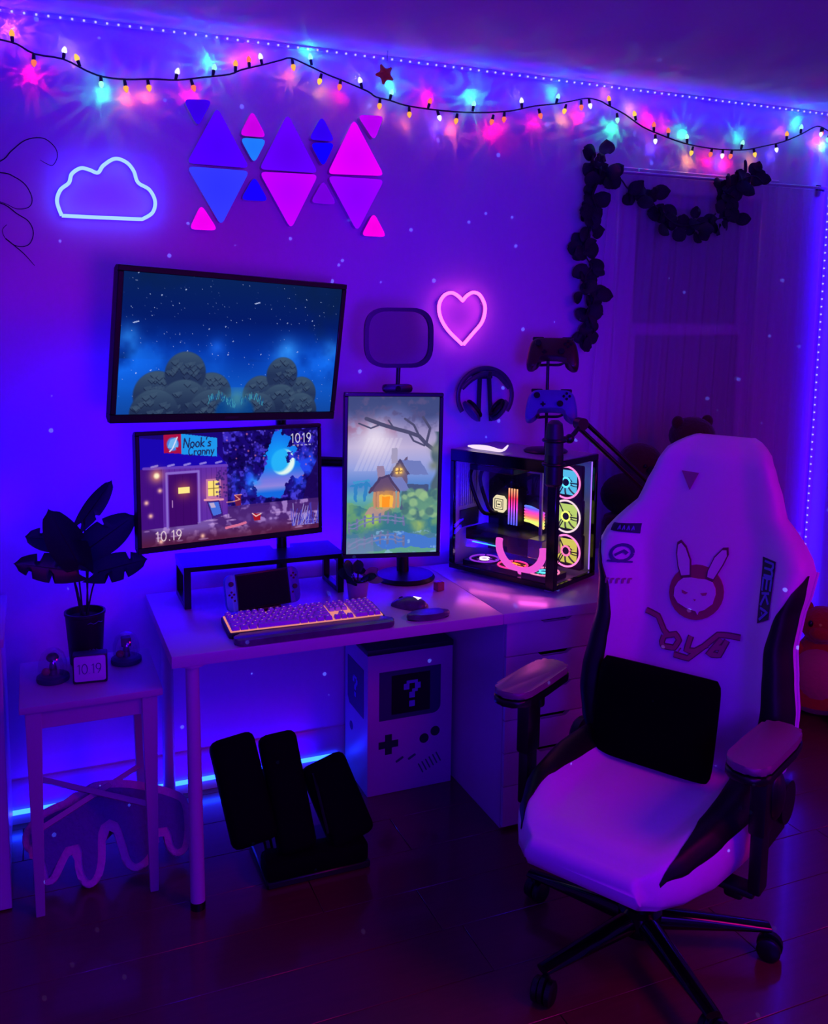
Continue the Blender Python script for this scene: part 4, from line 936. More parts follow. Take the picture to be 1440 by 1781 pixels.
glow('key_light', (255, 150, 150), 0.8)
glow('key_legend', (205, 120, 225), 0.75)
def keyboard():
    t = thing('keyboard', 'mechanical keyboard with purple keys and glowing peach backlight', 'keyboard', (0.727, 2.578, DT + .0005), rz=R(-1.2))
    W_, D_ = .470, .138
    bm = NB(); prism(bm, rrect(W_, D_, .008), 0, .016, 'xy', bev=.002)
    for v in bm.verts: v.co.z += (v.co.y + D_ / 2) * .05
    done('case', bm, 'dark_grey', t)
    bm = NB(); prism(bm, rrect(W_ - .010, D_ - .010, .004), .0165, .0185, 'xy')
    for v in bm.verts: v.co.z += (v.co.y + D_ / 2) * .05
    done('backlight_plate', bm, 'key_light', t)
    U = .0200; rows = [[1, -1, 1, 1, 1, 1, -.5, 1, 1, 1, 1, -.5, 1, 1, 1, 1, -.25, 1, 1, 1, -.25, 1, 1, 1, 1],
        [1] * 13 + [2, -.25, 1, 1, 1, -.25, 1, 1, 1, 1], [1.5] + [1] * 12 + [1.5, -.25, 1, 1, 1, -.25, 1, 1, 1, 1],
        [1.75] + [1] * 11 + [2.25, -3.5, 1, 1, 1, 1], [2.25] + [1] * 10 + [2.75, -1.25, 1, -1.25, 1, 1, 1, 1], [1.25, 1.25, 1.25, 6.25, 1.25, 1.25, 1.25, 1.25, -.25, 1, 1, 1, -.25, 2, 1, 1]]
    meshes = {}; leg = NB()
    for r, row in enumerate(rows):
        x = -.2265; y = .056 - r * .0216 - (0 if r == 0 else .001)
        for k in row:
            if k < 0: x += -k * U; continue
            w = k * U - .0014
            if k not in meshes:
                bm = NB(); v = box(bm, (-w / 2, -.0100, .0025), (w / 2, .0100, .0145), .0018, 1)
                for q in bm.verts:
                    if q.co.z > .012: q.co.x *= 1 - .004 / w; q.co.y *= .78
                o = done('key', bm, 'key_cap', t); meshes[k] = o.data
            else: o = put('key', meshes[k], t)
            z = .0165 + (y + D_ / 2) * .05; o.location = (x + k * U / 2, y, z)
            if k < 5:
                cx = x + k * U / 2; box(leg, (cx - .0020, y + .002, z + .0144), (cx + .0020, y + .005, z + .0150))
            x += k * U
    o = done('key_legends', leg, 'key_legend', t, smooth=False); o['kind'] = 'stuff'
    w = thing('wrist_rest', 'long rounded marbled wrist rest in front of the keyboard', 'wrist rest', (0.735, 2.473, DT + .0005), rz=R(0.4))
    bm = NB(); prism(bm, rrect(.478, .066, .031, n=8), 0, .018, 'xy', bev=.006); done('cushion', bm, 'marble_pad', w)
    bm = NB(); prism(bm, rrect(.470, .060, .028, n=8), -.0003, .0004, 'xy'); done('base', bm, 'black_plastic', w)
keyboard()
glow('mouse_logo', (240, 225, 255), 1.6)
def mouse():
    t = thing('mouse', 'dark computer mouse with a glowing white triangle mark', 'mouse', (1.080, 2.602, DT + .0005), rz=R(40))
    bm = NB(); rows = []
    for i in range(13):
        v = i / 12; y = -.058 + .116 * v; w = .032 * math.sin(math.pi * (0.06 + .88 * v)) ** .35; h = .035 * math.sin(math.pi * (.10 + .84 * v) ** .85) ** .6
        rows.append([(w * math.cos(R(a)), y, max(0.0, h * math.sin(R(a)) ** .8)) for a in range(0, 181, 15)])
    V = sheet(bm, rows)
    for r in (V[0], V[-1]): bm.faces.new(r)
    for a, b in zip(V, V[1:]): bm.faces.new((a[0], b[0], b[-1], a[-1]))
    done('shell', bm, 'marble_pad', t, ang=70)
    bm = NB(); cyl(bm, (-.004, .03, .021), (.004, .03, .021), .009, n=14); done('scroll_wheel', bm, 'black_plastic', t)
    bm = NB(); prism(bm, [(-.012, -.030), (.012, -.030), (0, -.006)], .0, .0012, 'xy', M=Matrix.Translation((0.004, -.004, .0362)) @ Matrix.Rotation(R(10), 4, 'X')); done('glowing_mark', bm, 'mouse_logo', t)
    w = thing('mouse_wrist_rest', 'short oval marbled wrist rest in front of the mouse', 'wrist rest', (1.095, 2.488, DT + .0005))
    bm = NB(); prism(bm, circ(.071, 0, 0, 28, ry=.029), 0, .019, 'xy', bev=.007); done('cushion', bm, 'marble_pad', w)
    bm = NB(); prism(bm, circ(.069, 0, 0, 28, ry=.027), -.0003, .0004, 'xy'); done('base', bm, 'black_plastic', w)
    c = thing('amber_block', 'small translucent amber block standing on the desk near the computer case', 'block', (1.241, 2.735, DT + .0005), rz=R(12))
    bm = NB(); box(bm, (-.014, -.014, 0), (.014, .014, .030), .003, 2); done('block_body', bm, 'tint_amber', c)
mouse()
def leaf_mesh(bm, base, tip, nrm, width, notch=(), cup=.1, heart=.12, n=14):
    b, e, nv = Vector(base), Vector(tip), Vector(nrm).normalized(); ax = e - b; L = ax.length; ax.normalize(); s = ax.cross(nv).normalized(); nv = s.cross(ax)
    rows = []
    for i in range(n + 1):
        v = i / n; w = width * (math.sin(math.pi * (v * .86 + .10)) ** .75 if v < 1 else 0.0)
        if v > .93: w *= (1 - v) / .07 * .8 + .05
        row = []
        for u in (-1, -.6, -.25, 0, .25, .6, 1):
            ww = w
            for (side, pv, dep) in notch:
                if side * u > .3 and abs(v - pv) < .026: ww *= (1 - dep)
            back = heart * L * (abs(u) ** 1.5) * (1 - v) ** 2
            droop = -.10 * L * (v ** 2)
            row.append(b + ax * (v * L - back) + s * (ww * u) + nv * (cup * width * (u * u) + droop))
        rows.append(row)
    sheet(bm, rows)
def desk_plant():
    t = thing('potted_plant', 'small plant with dark and pale-edged leaves in a pot behind the keyboard', 'plant', (0.952, 2.735, DT + .0005))
    bm = NB(); lathe(bm, [(0, 0), (.029, 0), (.036, .062), (.033, .064), (.031, .056), (0, .056)], n=22); done('pot', bm, 'pot_pale', t)
    bm = NB(); lathe(bm, [(0, .053), (.030, .0555), (0, .062)], n=16); done('soil', bm, 'soil', t)
    rr = random.Random(3)
    D = [((-.055, -.02, .13), .030, 'leaf_dark'), ((-.004, -.01, .135), .02, 'leaf_dark'), ((.07, .0, .098), .017, 'leaf_pale'), ((.078, -.03, .066), .016, 'leaf_pale'), ((.05, -.04, .085), .017, 'leaf_dark'), ((-.05, -.04, .075), .026, 'leaf_dark'), ((-.068, 0, .10), .022, 'leaf_dark'), ((-.02, -.05, .078), .024, 'leaf_dark'), ((.02, -.045, .08), .022, 'leaf_dark'), ((.02, .04, .10), .022, 'leaf_dark'), ((-.04, .04, .10), .022, 'leaf_dark'), ((.055, .03, .082), .015, 'leaf_pale')]
    for q, w, m in D:
        q = Vector(q); b = Vector((q.x * .45, q.y * .45, .060 + (q.z - .06) * .5))
        bm = NB(); tube(bm, [(q.x * .1, q.y * .1, .05), (q.x * .3, q.y * .3, .05 + (q.z - .05) * .45), b], .0016, 5); st = done('stem', bm, 'stem_dark', t)
        bm = NB(); leaf_mesh(bm, b, q, (q.x * .3, -.6, .8), w, cup=.2, n=8); done('leaf', bm, m, t, ang=180)
desk_plant()

# ------------------------------------------------------------------ computer case
glow('fan_a', None, 1, linear=(0.10, 0.55, 0.9)); glow('fan_b', None, 1, linear=(0.55, 0.72, 0.16)); glow('fan_c', None, 1, linear=(0.72, 0.62, 0.10))
glow('ring_pink', None, 1, linear=(1.6, 0.32, 0.9)); glow('ring_white', None, 1, linear=(1.1, 0.8, 0.9)); glow('ring_green', None, 1, linear=(0.5, 1.4, 0.15)); glow('hub_cyan', None, 1, linear=(0.15, 1.0, 1.5)); glow('hub_lime', None, 1, linear=(1.1, 1.2, 0.2)); glow('hub_pink', None, 1, linear=(1.4, 0.25, 0.6))
glow('cpu_glow', None, 1, linear=(0.95, 0.82, 0.50)); glow('tube_pink', None, 1, linear=(0.95, 0.10, 0.72)); glow('floor_white', None, 1, linear=(2.6, 1.4, 3.4)); glow('floor_violet', None, 1, linear=(0.30, 0.03, 0.8)); glow('floor_orange', None, 1, linear=(3.0, 0.5, 0.04)); glow('floor_green', None, 1, linear=(0.05, 1.0, 0.6)); glow('floor_red', None, 1, linear=(1.6, 0.05, 0.4)); glow('side_violet', None, 1, linear=(0.5, 0.2, 1.6)); glow('bar_cyan', None, 1, linear=(0.1, 0.8, 1.0))
def ramp_glow(name, axis, stops, lo, hi, strength=1.0):
    m = glow(name, (255, 255, 255), strength); nt = m.node_tree
    tc = nt.nodes.new('ShaderNodeTexCoord'); sp = nt.nodes.new('ShaderNodeSeparateXYZ'); mr = nt.nodes.new('ShaderNodeMapRange'); cr = nt.nodes.new('ShaderNodeValToRGB')
    mr.inputs[1].default_value = lo; mr.inputs[2].default_value = hi
    e = cr.color_ramp.elements; e[0].position = stops[0][0]; e[0].color = (*lin(*stops[0][1]), 1); e[1].position = stops[-1][0]; e[1].color = (*lin(*stops[-1][1]), 1)
    for p_, c in stops[1:-1]: q = e.new(p_); q.color = (*lin(*c), 1)
    nt.links.new(tc.outputs['Object'], sp.inputs[0]); nt.links.new(sp.outputs[axis], mr.inputs[0]); nt.links.new(mr.outputs[0], cr.inputs[0]); nt.links.new(cr.outputs[0], nt.nodes['Emission'].inputs[0])
glow('figurine_painted_light', (250, 225, 255), 1.0)  # emission stands in for the bright light on the case top
def pc():
    t = thing('computer_case', 'glass-sided computer case with rainbow-lit fans on the desk', 'computer', (1.576, 2.552, DT + .0006), rz=R(26.5))
    w, d, h = .272, .446, .446
    T = .016
    bm = NB()
    # black edge frames of the two glass sides, corner pillar
    box(bm, (0, 0, .010), (T * 1.5, .034, h), .002, 1)                                         # corner pillar
    box(bm, (0, .034, .010), (T, d, .030), .002, 1); box(bm, (0, .034, h - .042), (T, d, h), .002, 1); box(bm, (0, d - .018, .030), (T, d, h - .042), .002, 1)
    box(bm, (T * 1.5, 0, .010), (w, T, .026), .002, 1); box(bm, (T * 1.5, 0, h - .022), (w, T, h), .002, 1); box(bm, (w - .014, 0, .026), (w, T, h - .022), .002, 1)
    done('frame', bm, 'black_gloss', t)
    bm = NB(); box(bm, (T, T, .010), (w, d, .018)); box(bm, (T, d - .006, .018), (w, d, h - .006)); box(bm, (w - .006, T, .018), (w, d - .006, h - .006)); box(bm, (T, T, h - .006), (w, d, h), .001, 1); done('shell', bm, 'case_white', t)
    for x, y in ((.03, .04), (.03, d - .04), (w - .03, .04), (w - .03, d - .04)):
        bm = NB(); cyl(bm, (x, y, 0), (x, y, .0105), .014, n=14); done('foot', bm, 'case_white', t)
    bm = NB(); box(bm, (.004, .034, .030), (.007, d - .018, h - .042)); done('glass_panel', bm, 'clear_glass', t)
    bm = NB(); box(bm, (T * 1.5, .004, .026), (w - .014, .007, h - .022)); done('glass_panel', bm, 'clear_glass', t)
    # rear wall inside with slots
    bm = NB(); box(bm, (.14, .145, .018), (.150, .155, h - .05), .001, 1); box(bm, (.150, .145, h - .078), (.2, d - .01, h - .05), .001, 1); done('inner_tray', bm, 'case_white', t)
    bm = NB()
    for k in range(9): box(bm, (.050 + .012 * k, d - .012, .23), (.056 + .012 * k, d - .0065, h - .06))
    o = done('slot_grille', bm, 'case_white', t); o['kind'] = 'stuff'
    bm = NB(); box(bm, (.05, d - .014, .15), (.16, d - .0065, .215), .002, 1); done('port_block', bm, 'dark_grey', t)
    bm = NB(); box(bm, (.028, .19, h - .07), (.13, .38, h - .05), .002, 1); done('radiator', bm, 'board_black', t)
    # motherboard and what sits on it (faces -x)
    bm = NB(); box(bm, (.196, .160, .05), (.204, .415, h - .085), .001, 1)
    for k in range(16): y0 = RNG.uniform(.17, .39); z0 = RNG.uniform(.17, h - .12); box(bm, (.186, y0, z0), (.196, y0 + RNG.uniform(.006, .02), z0 + RNG.uniform(.006, .02)), .001, 1)
    mb = done('motherboard', bm, 'board_black', t)
    bm = NB(); q = roundpoly(rrect(.056, .062, .002), .001, 1); P = [(-.028, -.018), (-.016, -.031), (.016, -.031), (.028, -.018), (.028, .018), (.016, .031), (-.016, .031), (-.028, .018)]
    prism(bm, [(a + .352, b + .232) for a, b in P], .174, .186, 'yz', bev=.002); cb = done('cooler_block', bm, 'cpu_glow', t)
    for s0, s1 in ((.019, .0170), (.0115, .0100)):
        bm = NB(); ringprism(bm, [(a + .352, b + .232) for a, b in rrect(2 * s0, 2.1 * s0, .003)], [(a + .352, b + .232) for a, b in rrect(2 * s1, 2.1 * s1, .003)], .1725, .1742, 'yz'); done('cooler_line', bm, 'board_black', cb)
    bm = NB(); box(bm, (.1725, .346, .229), (.1742, .358, .233)); done('cooler_mark', bm, 'board_black', cb)
    ramp_glow('ram_glow', 2, [(0, (70, 90, 255)), (.3, (150, 90, 255)), (.5, (255, 60, 190)), (.7, (255, 50, 70)), (1, (255, 190, 130))], .17, .31, 1.4)
    for k in range(4):
        bm = NB(); box(bm, (.150, .286 - k * .0115, .168), (.196, .2925 - k * .0115, .305), .001, 1); s = done('memory_stick', bm, 'board_black', t)
        bm = NB(); box(bm, (.1475, .2866 - k * .0115, .170), (.150, .2920 - k * .0115, .303)); done('light_bar', bm, 'ram_glow', s)
    ramp_glow('cable_glow', 2, [(0, (255, 210, 120)), (.2, (230, 255, 120)), (.42, (255, 120, 110)), (.66, (255, 70, 190)), (.85, (120, 90, 255)), (1, (90, 140, 255))], .175, .245, 1.2)
    bm = NB()
    for k in range(6):
        z = .182 + k * .0105; tube(bm, spline([(.185, .243, z + .004), (.172, .21, z + .006), (.168, .18, z), (.172, .152, z - .010)], 4), .0050, 6)
    o = done('light_cable', bm, 'cable_glow', t)
    # graphics card
    bm = NB(); box(bm, (.070, .150, .108), (.196, .425, .150), .004, 2); g = done('graphics_card', bm, 'board_black', t); g['label'] = 'black graphics card lying across the case'
    bm = NB(); box(bm, (.064, .092, .088), (.190, .150, .154), .003, 1); done('card_end_block', bm, 'silver', g)
    bm = NB(); box(bm, (.064, .26, .103), (.069, .39, .106)); done('light_bar', bm, 'bar_cyan', g)
    bm = NB(); box(bm, (.0645, .15, .09), (.0698, .235, .15), .001, 1); done('card_badge_plate', bm, 'dark_grey', g)
    # arc-shaped light tube under the card
    bm = NB(); A = [(.046, .165 + .092 * math.cos(R(a)), .124 + .082 * math.sin(R(a))) for a in range(172, 374, 8)]
    tube(bm, A, .0130, 10); done('light_tube', bm, 'tube_pink', t)
    bm = NB(); tube(bm, spline([(.09, .41, h - .07), (.06, .40, .33), (.08, .36, .22), (.15, .352, .20)], 6), .007, 8); tube(bm, spline([(.11, .375, h - .07), (.08, .37, .33), (.09, .335, .23), (.15, .345, .205)], 6), .007, 8); done('coolant_hose', bm, 'black_vinyl', t)
    # three side fans facing the glass
    def fan(c, axis, r, face, ring, hub, blades, nm='fan'):
        Mx = Matrix.Translation(c) @ (Matrix.Rotation(R(-90), 4, 'Y') if axis == 'x' else Matrix.Identity(4))
        f = NB(); ringprism(f, rrect(2 * r + .004, 2 * r + .004, .008), [(r * .97 * math.cos(a), r * .97 * math.sin(a)) for a in [math.atan2(v, u) for u, v in rrect(2 * r + .004, 2 * r + .004, .008)]], -.012, .008, 'xy', M=Mx); fo = done(nm, f, 'board_black', t)
        f = NB(); tube(f, [(r * .93 * math.cos(2 * math.pi * k / 40), r * .93 * math.sin(2 * math.pi * k / 40), .009) for k in range(40)], .0035, 6, closed=True); bmesh.ops.transform(f, matrix=Mx, verts=f.verts); done('light_ring', f, ring, fo)
        f = NB(); lathe(f, [(0, .0095), (.014, .0095), (.0175, .008), (.0175, -.006), (0, -.006)], n=20, M=Mx); done('hub', f, 'dark_grey', fo)
        f = NB(); tube(f, [(.0165 * math.cos(2 * math.pi * k / 24), .0165 * math.sin(2 * math.pi * k / 24), .0095) for k in range(24)], .0036, 6, closed=True); bmesh.ops.transform(f, matrix=Mx, verts=f.verts); done('hub_ring', f, hub, fo)
        for k in range(blades):
            a0 = 2 * math.pi * k / blades; f = NB(); rows = []
            for i in range(5):
                rr_ = .0185 + (r * .88 - .0185) * i / 4
                rows.append([(rr_ * math.cos(a0 + u * 5.9 / blades + i * .09), rr_ * math.sin(a0 + u * 5.9 / blades + i * .09), -.004 + .009 * u) for u in (0, .33, .66, 1)])
            sheet(f, rows); bmesh.ops.transform(f, matrix=Mx, verts=f.verts); done('blade', f, face, fo, ang=180)
        for k in range(3):
            a0 = R(30 + 120 * k); f = NB(); tube(f, [(.018 * math.cos(a0), .018 * math.sin(a0), .012), (r * .9 * math.cos(a0), r * .9 * math.sin(a0), .012)], .0022, 5); bmesh.ops.transform(f, matrix=Mx, verts=f.verts); done('strut', f, 'board_black', fo)
    fan((.196, .078, .346), 'x', .060, 'fan_a', 'ring_pink', 'hub_cyan', 9); fan((.196, .074, .226), 'x', .060, 'fan_b', 'ring_white', 'hub_lime', 9); fan((.196, .070, .103), 'x', .060, 'fan_c', 'ring_pink', 'hub_pink', 9)
    # three floor fans
    for y, m, r_, hb in ((.350, 'floor_violet', 'floor_violet', 'floor_white'), (.225, 'floor_orange', 'floor_red', 'floor_orange'), (.095, 'floor_green', 'hub_pink', 'hub_cyan')):
        fan((.088, y, .034), 'z', .056, m, r_, hb, 7)
    bm = NB(); box(bm, (w - .010, .018, .03), (w - .0065, .022, h - .03)); done('edge_glow_strip', bm, 'side_violet', t)
    light('case_spill', 'AREA', (1.50, 2.56, 0.80), (1.0, 0.10, 0.62), 0.16, target=(1.36, 2.40, 0.735), size=0.10, size_y=0.03)
    light('case_side_spill', 'AREA', (1.42, 2.74, 0.80), (0.9, 0.12, 0.45), 0.12, target=(1.28, 2.64, 0.735), size=0.16, size_y=0.03)
    f = thing('white_figurine', 'small white figurine with an upturned tail on the computer case, bright light painted into it', 'figurine', (1.474, 2.853, DT + h + .0012), rz=R(-64))
    bm = NB(); tube(bm, spline([(-.085, 0, .010), (-.05, 0, .010), (0, 0, .011), (.05, 0, .0075), (.072, 0, .012), (.090, 0, .030)], 5), [.003, .004, .005, .007, .008, .009, .0095, .010, .010, .010, .010, .0095, .009, .008, .007, .0065, .006, .005, .005, .0045, .005, .005, .005, .004, .003, .002][:26], 12, flat=.9); done('figurine_body', bm, 'figurine_painted_light', f)
pc()

# ------------------------------------------------------------------ gamepads on their stand, microphone on its boom
def gamepads():
    px, py = 1.665, 2.775; z0 = DT + .4466 + .0006
    t = thing('gamepad_stand', 'black two-tier gamepad stand on the computer case', 'stand', (px, py, z0))
    bm = NB(); lathe(bm, [(0, 0), (.075, 0), (.078, .004), (.07, .010), (.015, .014), (0, .014)], n=30); done('base', bm, 'black_plastic', t)
    bm = NB(); cyl(bm, (0, 0, .012), (0, 0, .345), .0055, n=12); done('pole', bm, 'black_metal', t)
    for z in (.124, .306):
        bm = NB(); tube(bm, spline([(-.05, -.03, z + .01), (-.04, -.008, z), (0, 0, z), (.04, -.008, z), (.05, -.03, z + .01)], 4), .005, 8); done('cradle', bm, 'black_plastic', t)
    for z, m, lab, tilt in ((.352, 'gamepad_red', 'dark red-black gamepad on the upper tier of the stand', -62), (.172, 'gamepad_blue', 'pale blue gamepad on the lower tier of the stand', -62)):
        g = thing('gamepad', lab, 'gamepad', (px, py - .03, z0 + z), rot=(R(-24), 0, R(-30)), group='gamepads on the stand'); g.scale = (1.12, 1.12, 1.12)
        # outline in local xz, front face towards -y
        P = [(-.030, .042), (.030, .042), (.052, .040), (.068, .028), (.076, .0), (.080, -.036), (.076, -.056), (.064, -.060), (.052, -.046), (.038, -.024), (-.038, -.024), (-.052, -.046), (-.064, -.060), (-.076, -.056), (-.080, -.036), (-.076, .0), (-.068, .028), (-.052, .040)]
        q = [(p.x, p.z) for p in spline([(a, 0, b) for a, b in P], 3, closed=True)]
        bm = NB(); n = len(q); rings = []
        for s, y in ((.86, -.021), (.95, -.017), (1, -.006), (1, .006), (.93, .018), (.78, .024)): rings.append([(a * s, y + (.010 if b < -.02 and y > 0 else 0), b * s) for a, b in q])
        V = sheet(bm, rings, closed=True); bm.faces.new(V[0]); bm.faces.new(V[-1][::-1]); done('shell', bm, m, g, ang=50)
        for x, zz in ((-.045, .018), (.026, -.008)):
            bm = NB(); cyl(bm, (x, -.020, zz), (x, -.028, zz), .007, .006, 14); cyl(bm, (x, -.028, zz), (x, -.032, zz), .010, .009, 16); done('thumbstick', bm, 'black_plastic', g)
        bm = NB(); box(bm, (-.034, -.0245, -.011), (-.018, -.0205, -.006), .001, 1); box(bm, (-.0285, -.0245, -.0165), (-.0235, -.0205, -.0005), .001, 1); done('direction_pad', bm, 'black_plastic', g)
        for dx, dz in ((.009, 0), (-.009, 0), (0, .009), (0, -.009)):
            bm = NB(); cyl(bm, (.046 + dx, -.020, .018 + dz), (.046 + dx, -.0245, .018 + dz), .0042, n=12); done('button', bm, 'black_plastic', g)
        for s in (-1, 1):
            bm = NB(); box(bm, (s * .045 - .018, -.014, .036), (s * .045 + .018, .004, .0455), .004, 2); done('shoulder_button', bm, 'black_plastic', g)
gamepads()
def microphone():
    x, y = 1.501, 2.45
    t = thing('microphone', 'black cylinder microphone hanging in front of the computer case', 'microphone', (x, y, 1.225))
    bm = NB(); lathe(bm, [(0, -.100), (.022, -.100), (.0295, -.092), (.030, -.02), (.0295, .0)], n=24); done('body', bm, 'black_plastic', t)
    bm = NB(); lathe(bm, [(.0285, .0), (.028, .07), (.024, .098), (.012, .108), (0, .109)], n=24); done('grille', bm, 'dark_grey', t)
    bm = NB(); tube(bm, [(.033 * math.cos(2 * math.pi * k / 24), .033 * math.sin(2 * math.pi * k / 24), .045) for k in range(24)], .006, 8, closed=True); tube(bm, [(.033 * math.cos(2 * math.pi * k / 24), .033 * math.sin(2 * math.pi * k / 24), -.03) for k in range(24)], .005, 8, closed=True); done('shock_ring', bm, 'black_plastic', t)
    b = thing('boom_arm', 'black twin-tube microphone boom arm reaching over the desk', 'boom arm', (2.05, 2.50, DT + .0005))
    o = Vector((2.05, 2.50, DT + .0005)); E = Vector((1.628, 2.50, 1.312)) - o; J = Vector((1.915, 2.50, 1.076)) - o; K = Vector((x + .058, y + .005, 1.272)) - o
    dirv = (J - E).normalized(); side = Vector((dirv.z, 0, -dirv.x)).normalized() * .014
    for s in (-1, 1):
        bm = NB(); cyl(bm, E + side * s + dirv * .01, J + side * s, .0075, n=10); done('arm_tube', bm, 'black_gloss', b)
    bm = NB(); cyl(bm, E + Vector((0, -.016, 0)), E + Vector((0, .016, 0)), .020, n=16); done('elbow', bm, 'black_plastic', b)
    bm = NB(); cyl(bm, J + Vector((0, -.016, 0)), J + Vector((0, .016, 0)), .022, n=16); done('elbow', bm, 'black_plastic', b)
    bm = NB(); tube(bm, [E, E.lerp(K, .5) + Vector((0, 0, -.004)), K], .0075, 8); done('mic_link', bm, 'black_plastic', b)
    bm = NB(); ball(bm, K, .0155, 14, 10); tube(bm, [K, K + Vector((-.030, -.003, 0.0))], .009, 8); done('swivel_knob', bm, 'black_plastic', b)
    bm = NB(); cyl(bm, J, (0, 0, .06), .012, n=10); done('lower_arm', bm, 'black_metal', b)
    bm = NB(); cyl(bm, (0, 0, 0.0), (0, 0, .07), .016, n=14); box(bm, (-.03, -.03, 0), (.03, .03, .012), .002, 1); done('clamp', bm, 'black_metal', b)
microphone()
def plush_friends():
    for nm, lab, x, y, r, c, ear in (('plush_toy', 'round brown plush toy sitting on the desk behind the boom arm', 2.14, 2.87, .078, 'brown_plush', True), ('plush_toy', 'taller brown plush toy peeking over the top of the gaming chair', 2.275, 2.74, .080, 'brown_plush', False)):
        t = thing(nm, lab, 'plush toy', (x, y, DT + .0005), group='plush toys on the far end of the desk')
        top = .445 if ear else .555
        bm = NB(); lathe(bm, [(0, 0), (.06, 0), (.085, .04), (.08, .12), (.055, top - 2 * r + .02), (0, top - 2 * r + .04)], n=20); done('body', bm, 'cloth_face' if ear else c, t)
        bm = NB(); ball(bm, (0, 0, top - r * .9), (r * 1.1, r, r * .9), 20, 12); hd = done('head', bm, c, t)
        for s in (-1, 1):
            bm = NB(); ball(bm, (s * r * .85, 0, top - r * .25), (r * .32, r * .2, r * .32), 12, 8) if not ear else ball(bm, (s * r * .5, -.01, top - r * 1.75), (r * .3, r * .3, r * .2), 12, 8); done('ear' if not ear else 'paw', bm, c, t)
            bm = NB(); ball(bm, (s * r * .36, -r * .93, top - r), r * .10, 10, 8); done('eye', bm, 'black_gloss', hd)
        bm = NB(); ball(bm, (0, -r * .95, top - r * 1.2), (r * .28, r * .18, r * .2), 12, 8); done('muzzle', bm, 'olive_plush', hd)
    t = thing('cushion_toy', 'flat dark olive cushion toy lying beside the computer case', 'cushion', (1.955, 2.70, DT + .0005), rz=R(10))
    bm = NB(); prism(bm, circ(.085, 0, 0, 28, ry=.075), 0, .22, 'xy', bev=.03); done('lower_body', bm, 'brown_plush', t)
    bm = NB(); ball(bm, (0, 0, .290), (.095, .080, .075), 20, 12); done('upper_body', bm, 'olive_plush', t)
plush_friends()

# ------------------------------------------------------------------ left side: table, plant, clock, domes, rug, cabinet
ST = 0.612
def side_table():
    t = thing('side_table', 'small white side table with tapered legs and crossed stretchers', 'side table', (0.122, 2.70, 0))
    bm = NB(); box(bm, (-.185, -.172, ST - .020), (.185, .172, ST), .003, 2); done('tabletop', bm, 'white_wood', t)
    bm = NB()
    for a, b in (((-.155, -.148, ST - .075), (.155, -.132, ST - .021)), ((-.155, .132, ST - .075), (.155, .148, ST - .021)), ((-.158, -.132, ST - .075), (-.142, .132, ST - .021)), ((.142, -.132, ST - .075), (.158, .132, ST - .021))): box(bm, a, b, .001, 1)
    done('apron', bm, 'white_wood', t)
    for sx in (-1, 1):
        for sy in (-1, 1):
            bm = NB(); x, y = sx * .150, sy * .140
            v = box(bm, (x - .021, y - .021, 0), (x + .021, y + .021, ST - .021), .002, 1)
            for q in bm.verts:
                k = 0.55 + 0.45 * min(1, q.co.z / (ST - .12)); q.co.x = x + (q.co.x - x) * k + sx * .004 * (1 - k); q.co.y = y + (q.co.y - y) * k
            done('leg', bm, 'white_wood', t)
    for a, b in (((-.150, -.140), (.150, .140)), ((.150, -.140), (-.150, .140))):
        bm = NB(); dz = .0 if a[0] < 0 else .013
        tube(bm, [(a[0], a[1], .245 + dz), (b[0], b[1], .245 + dz)], .0105, 4); done('stretcher', bm, 'white_wood', t)
side_table()
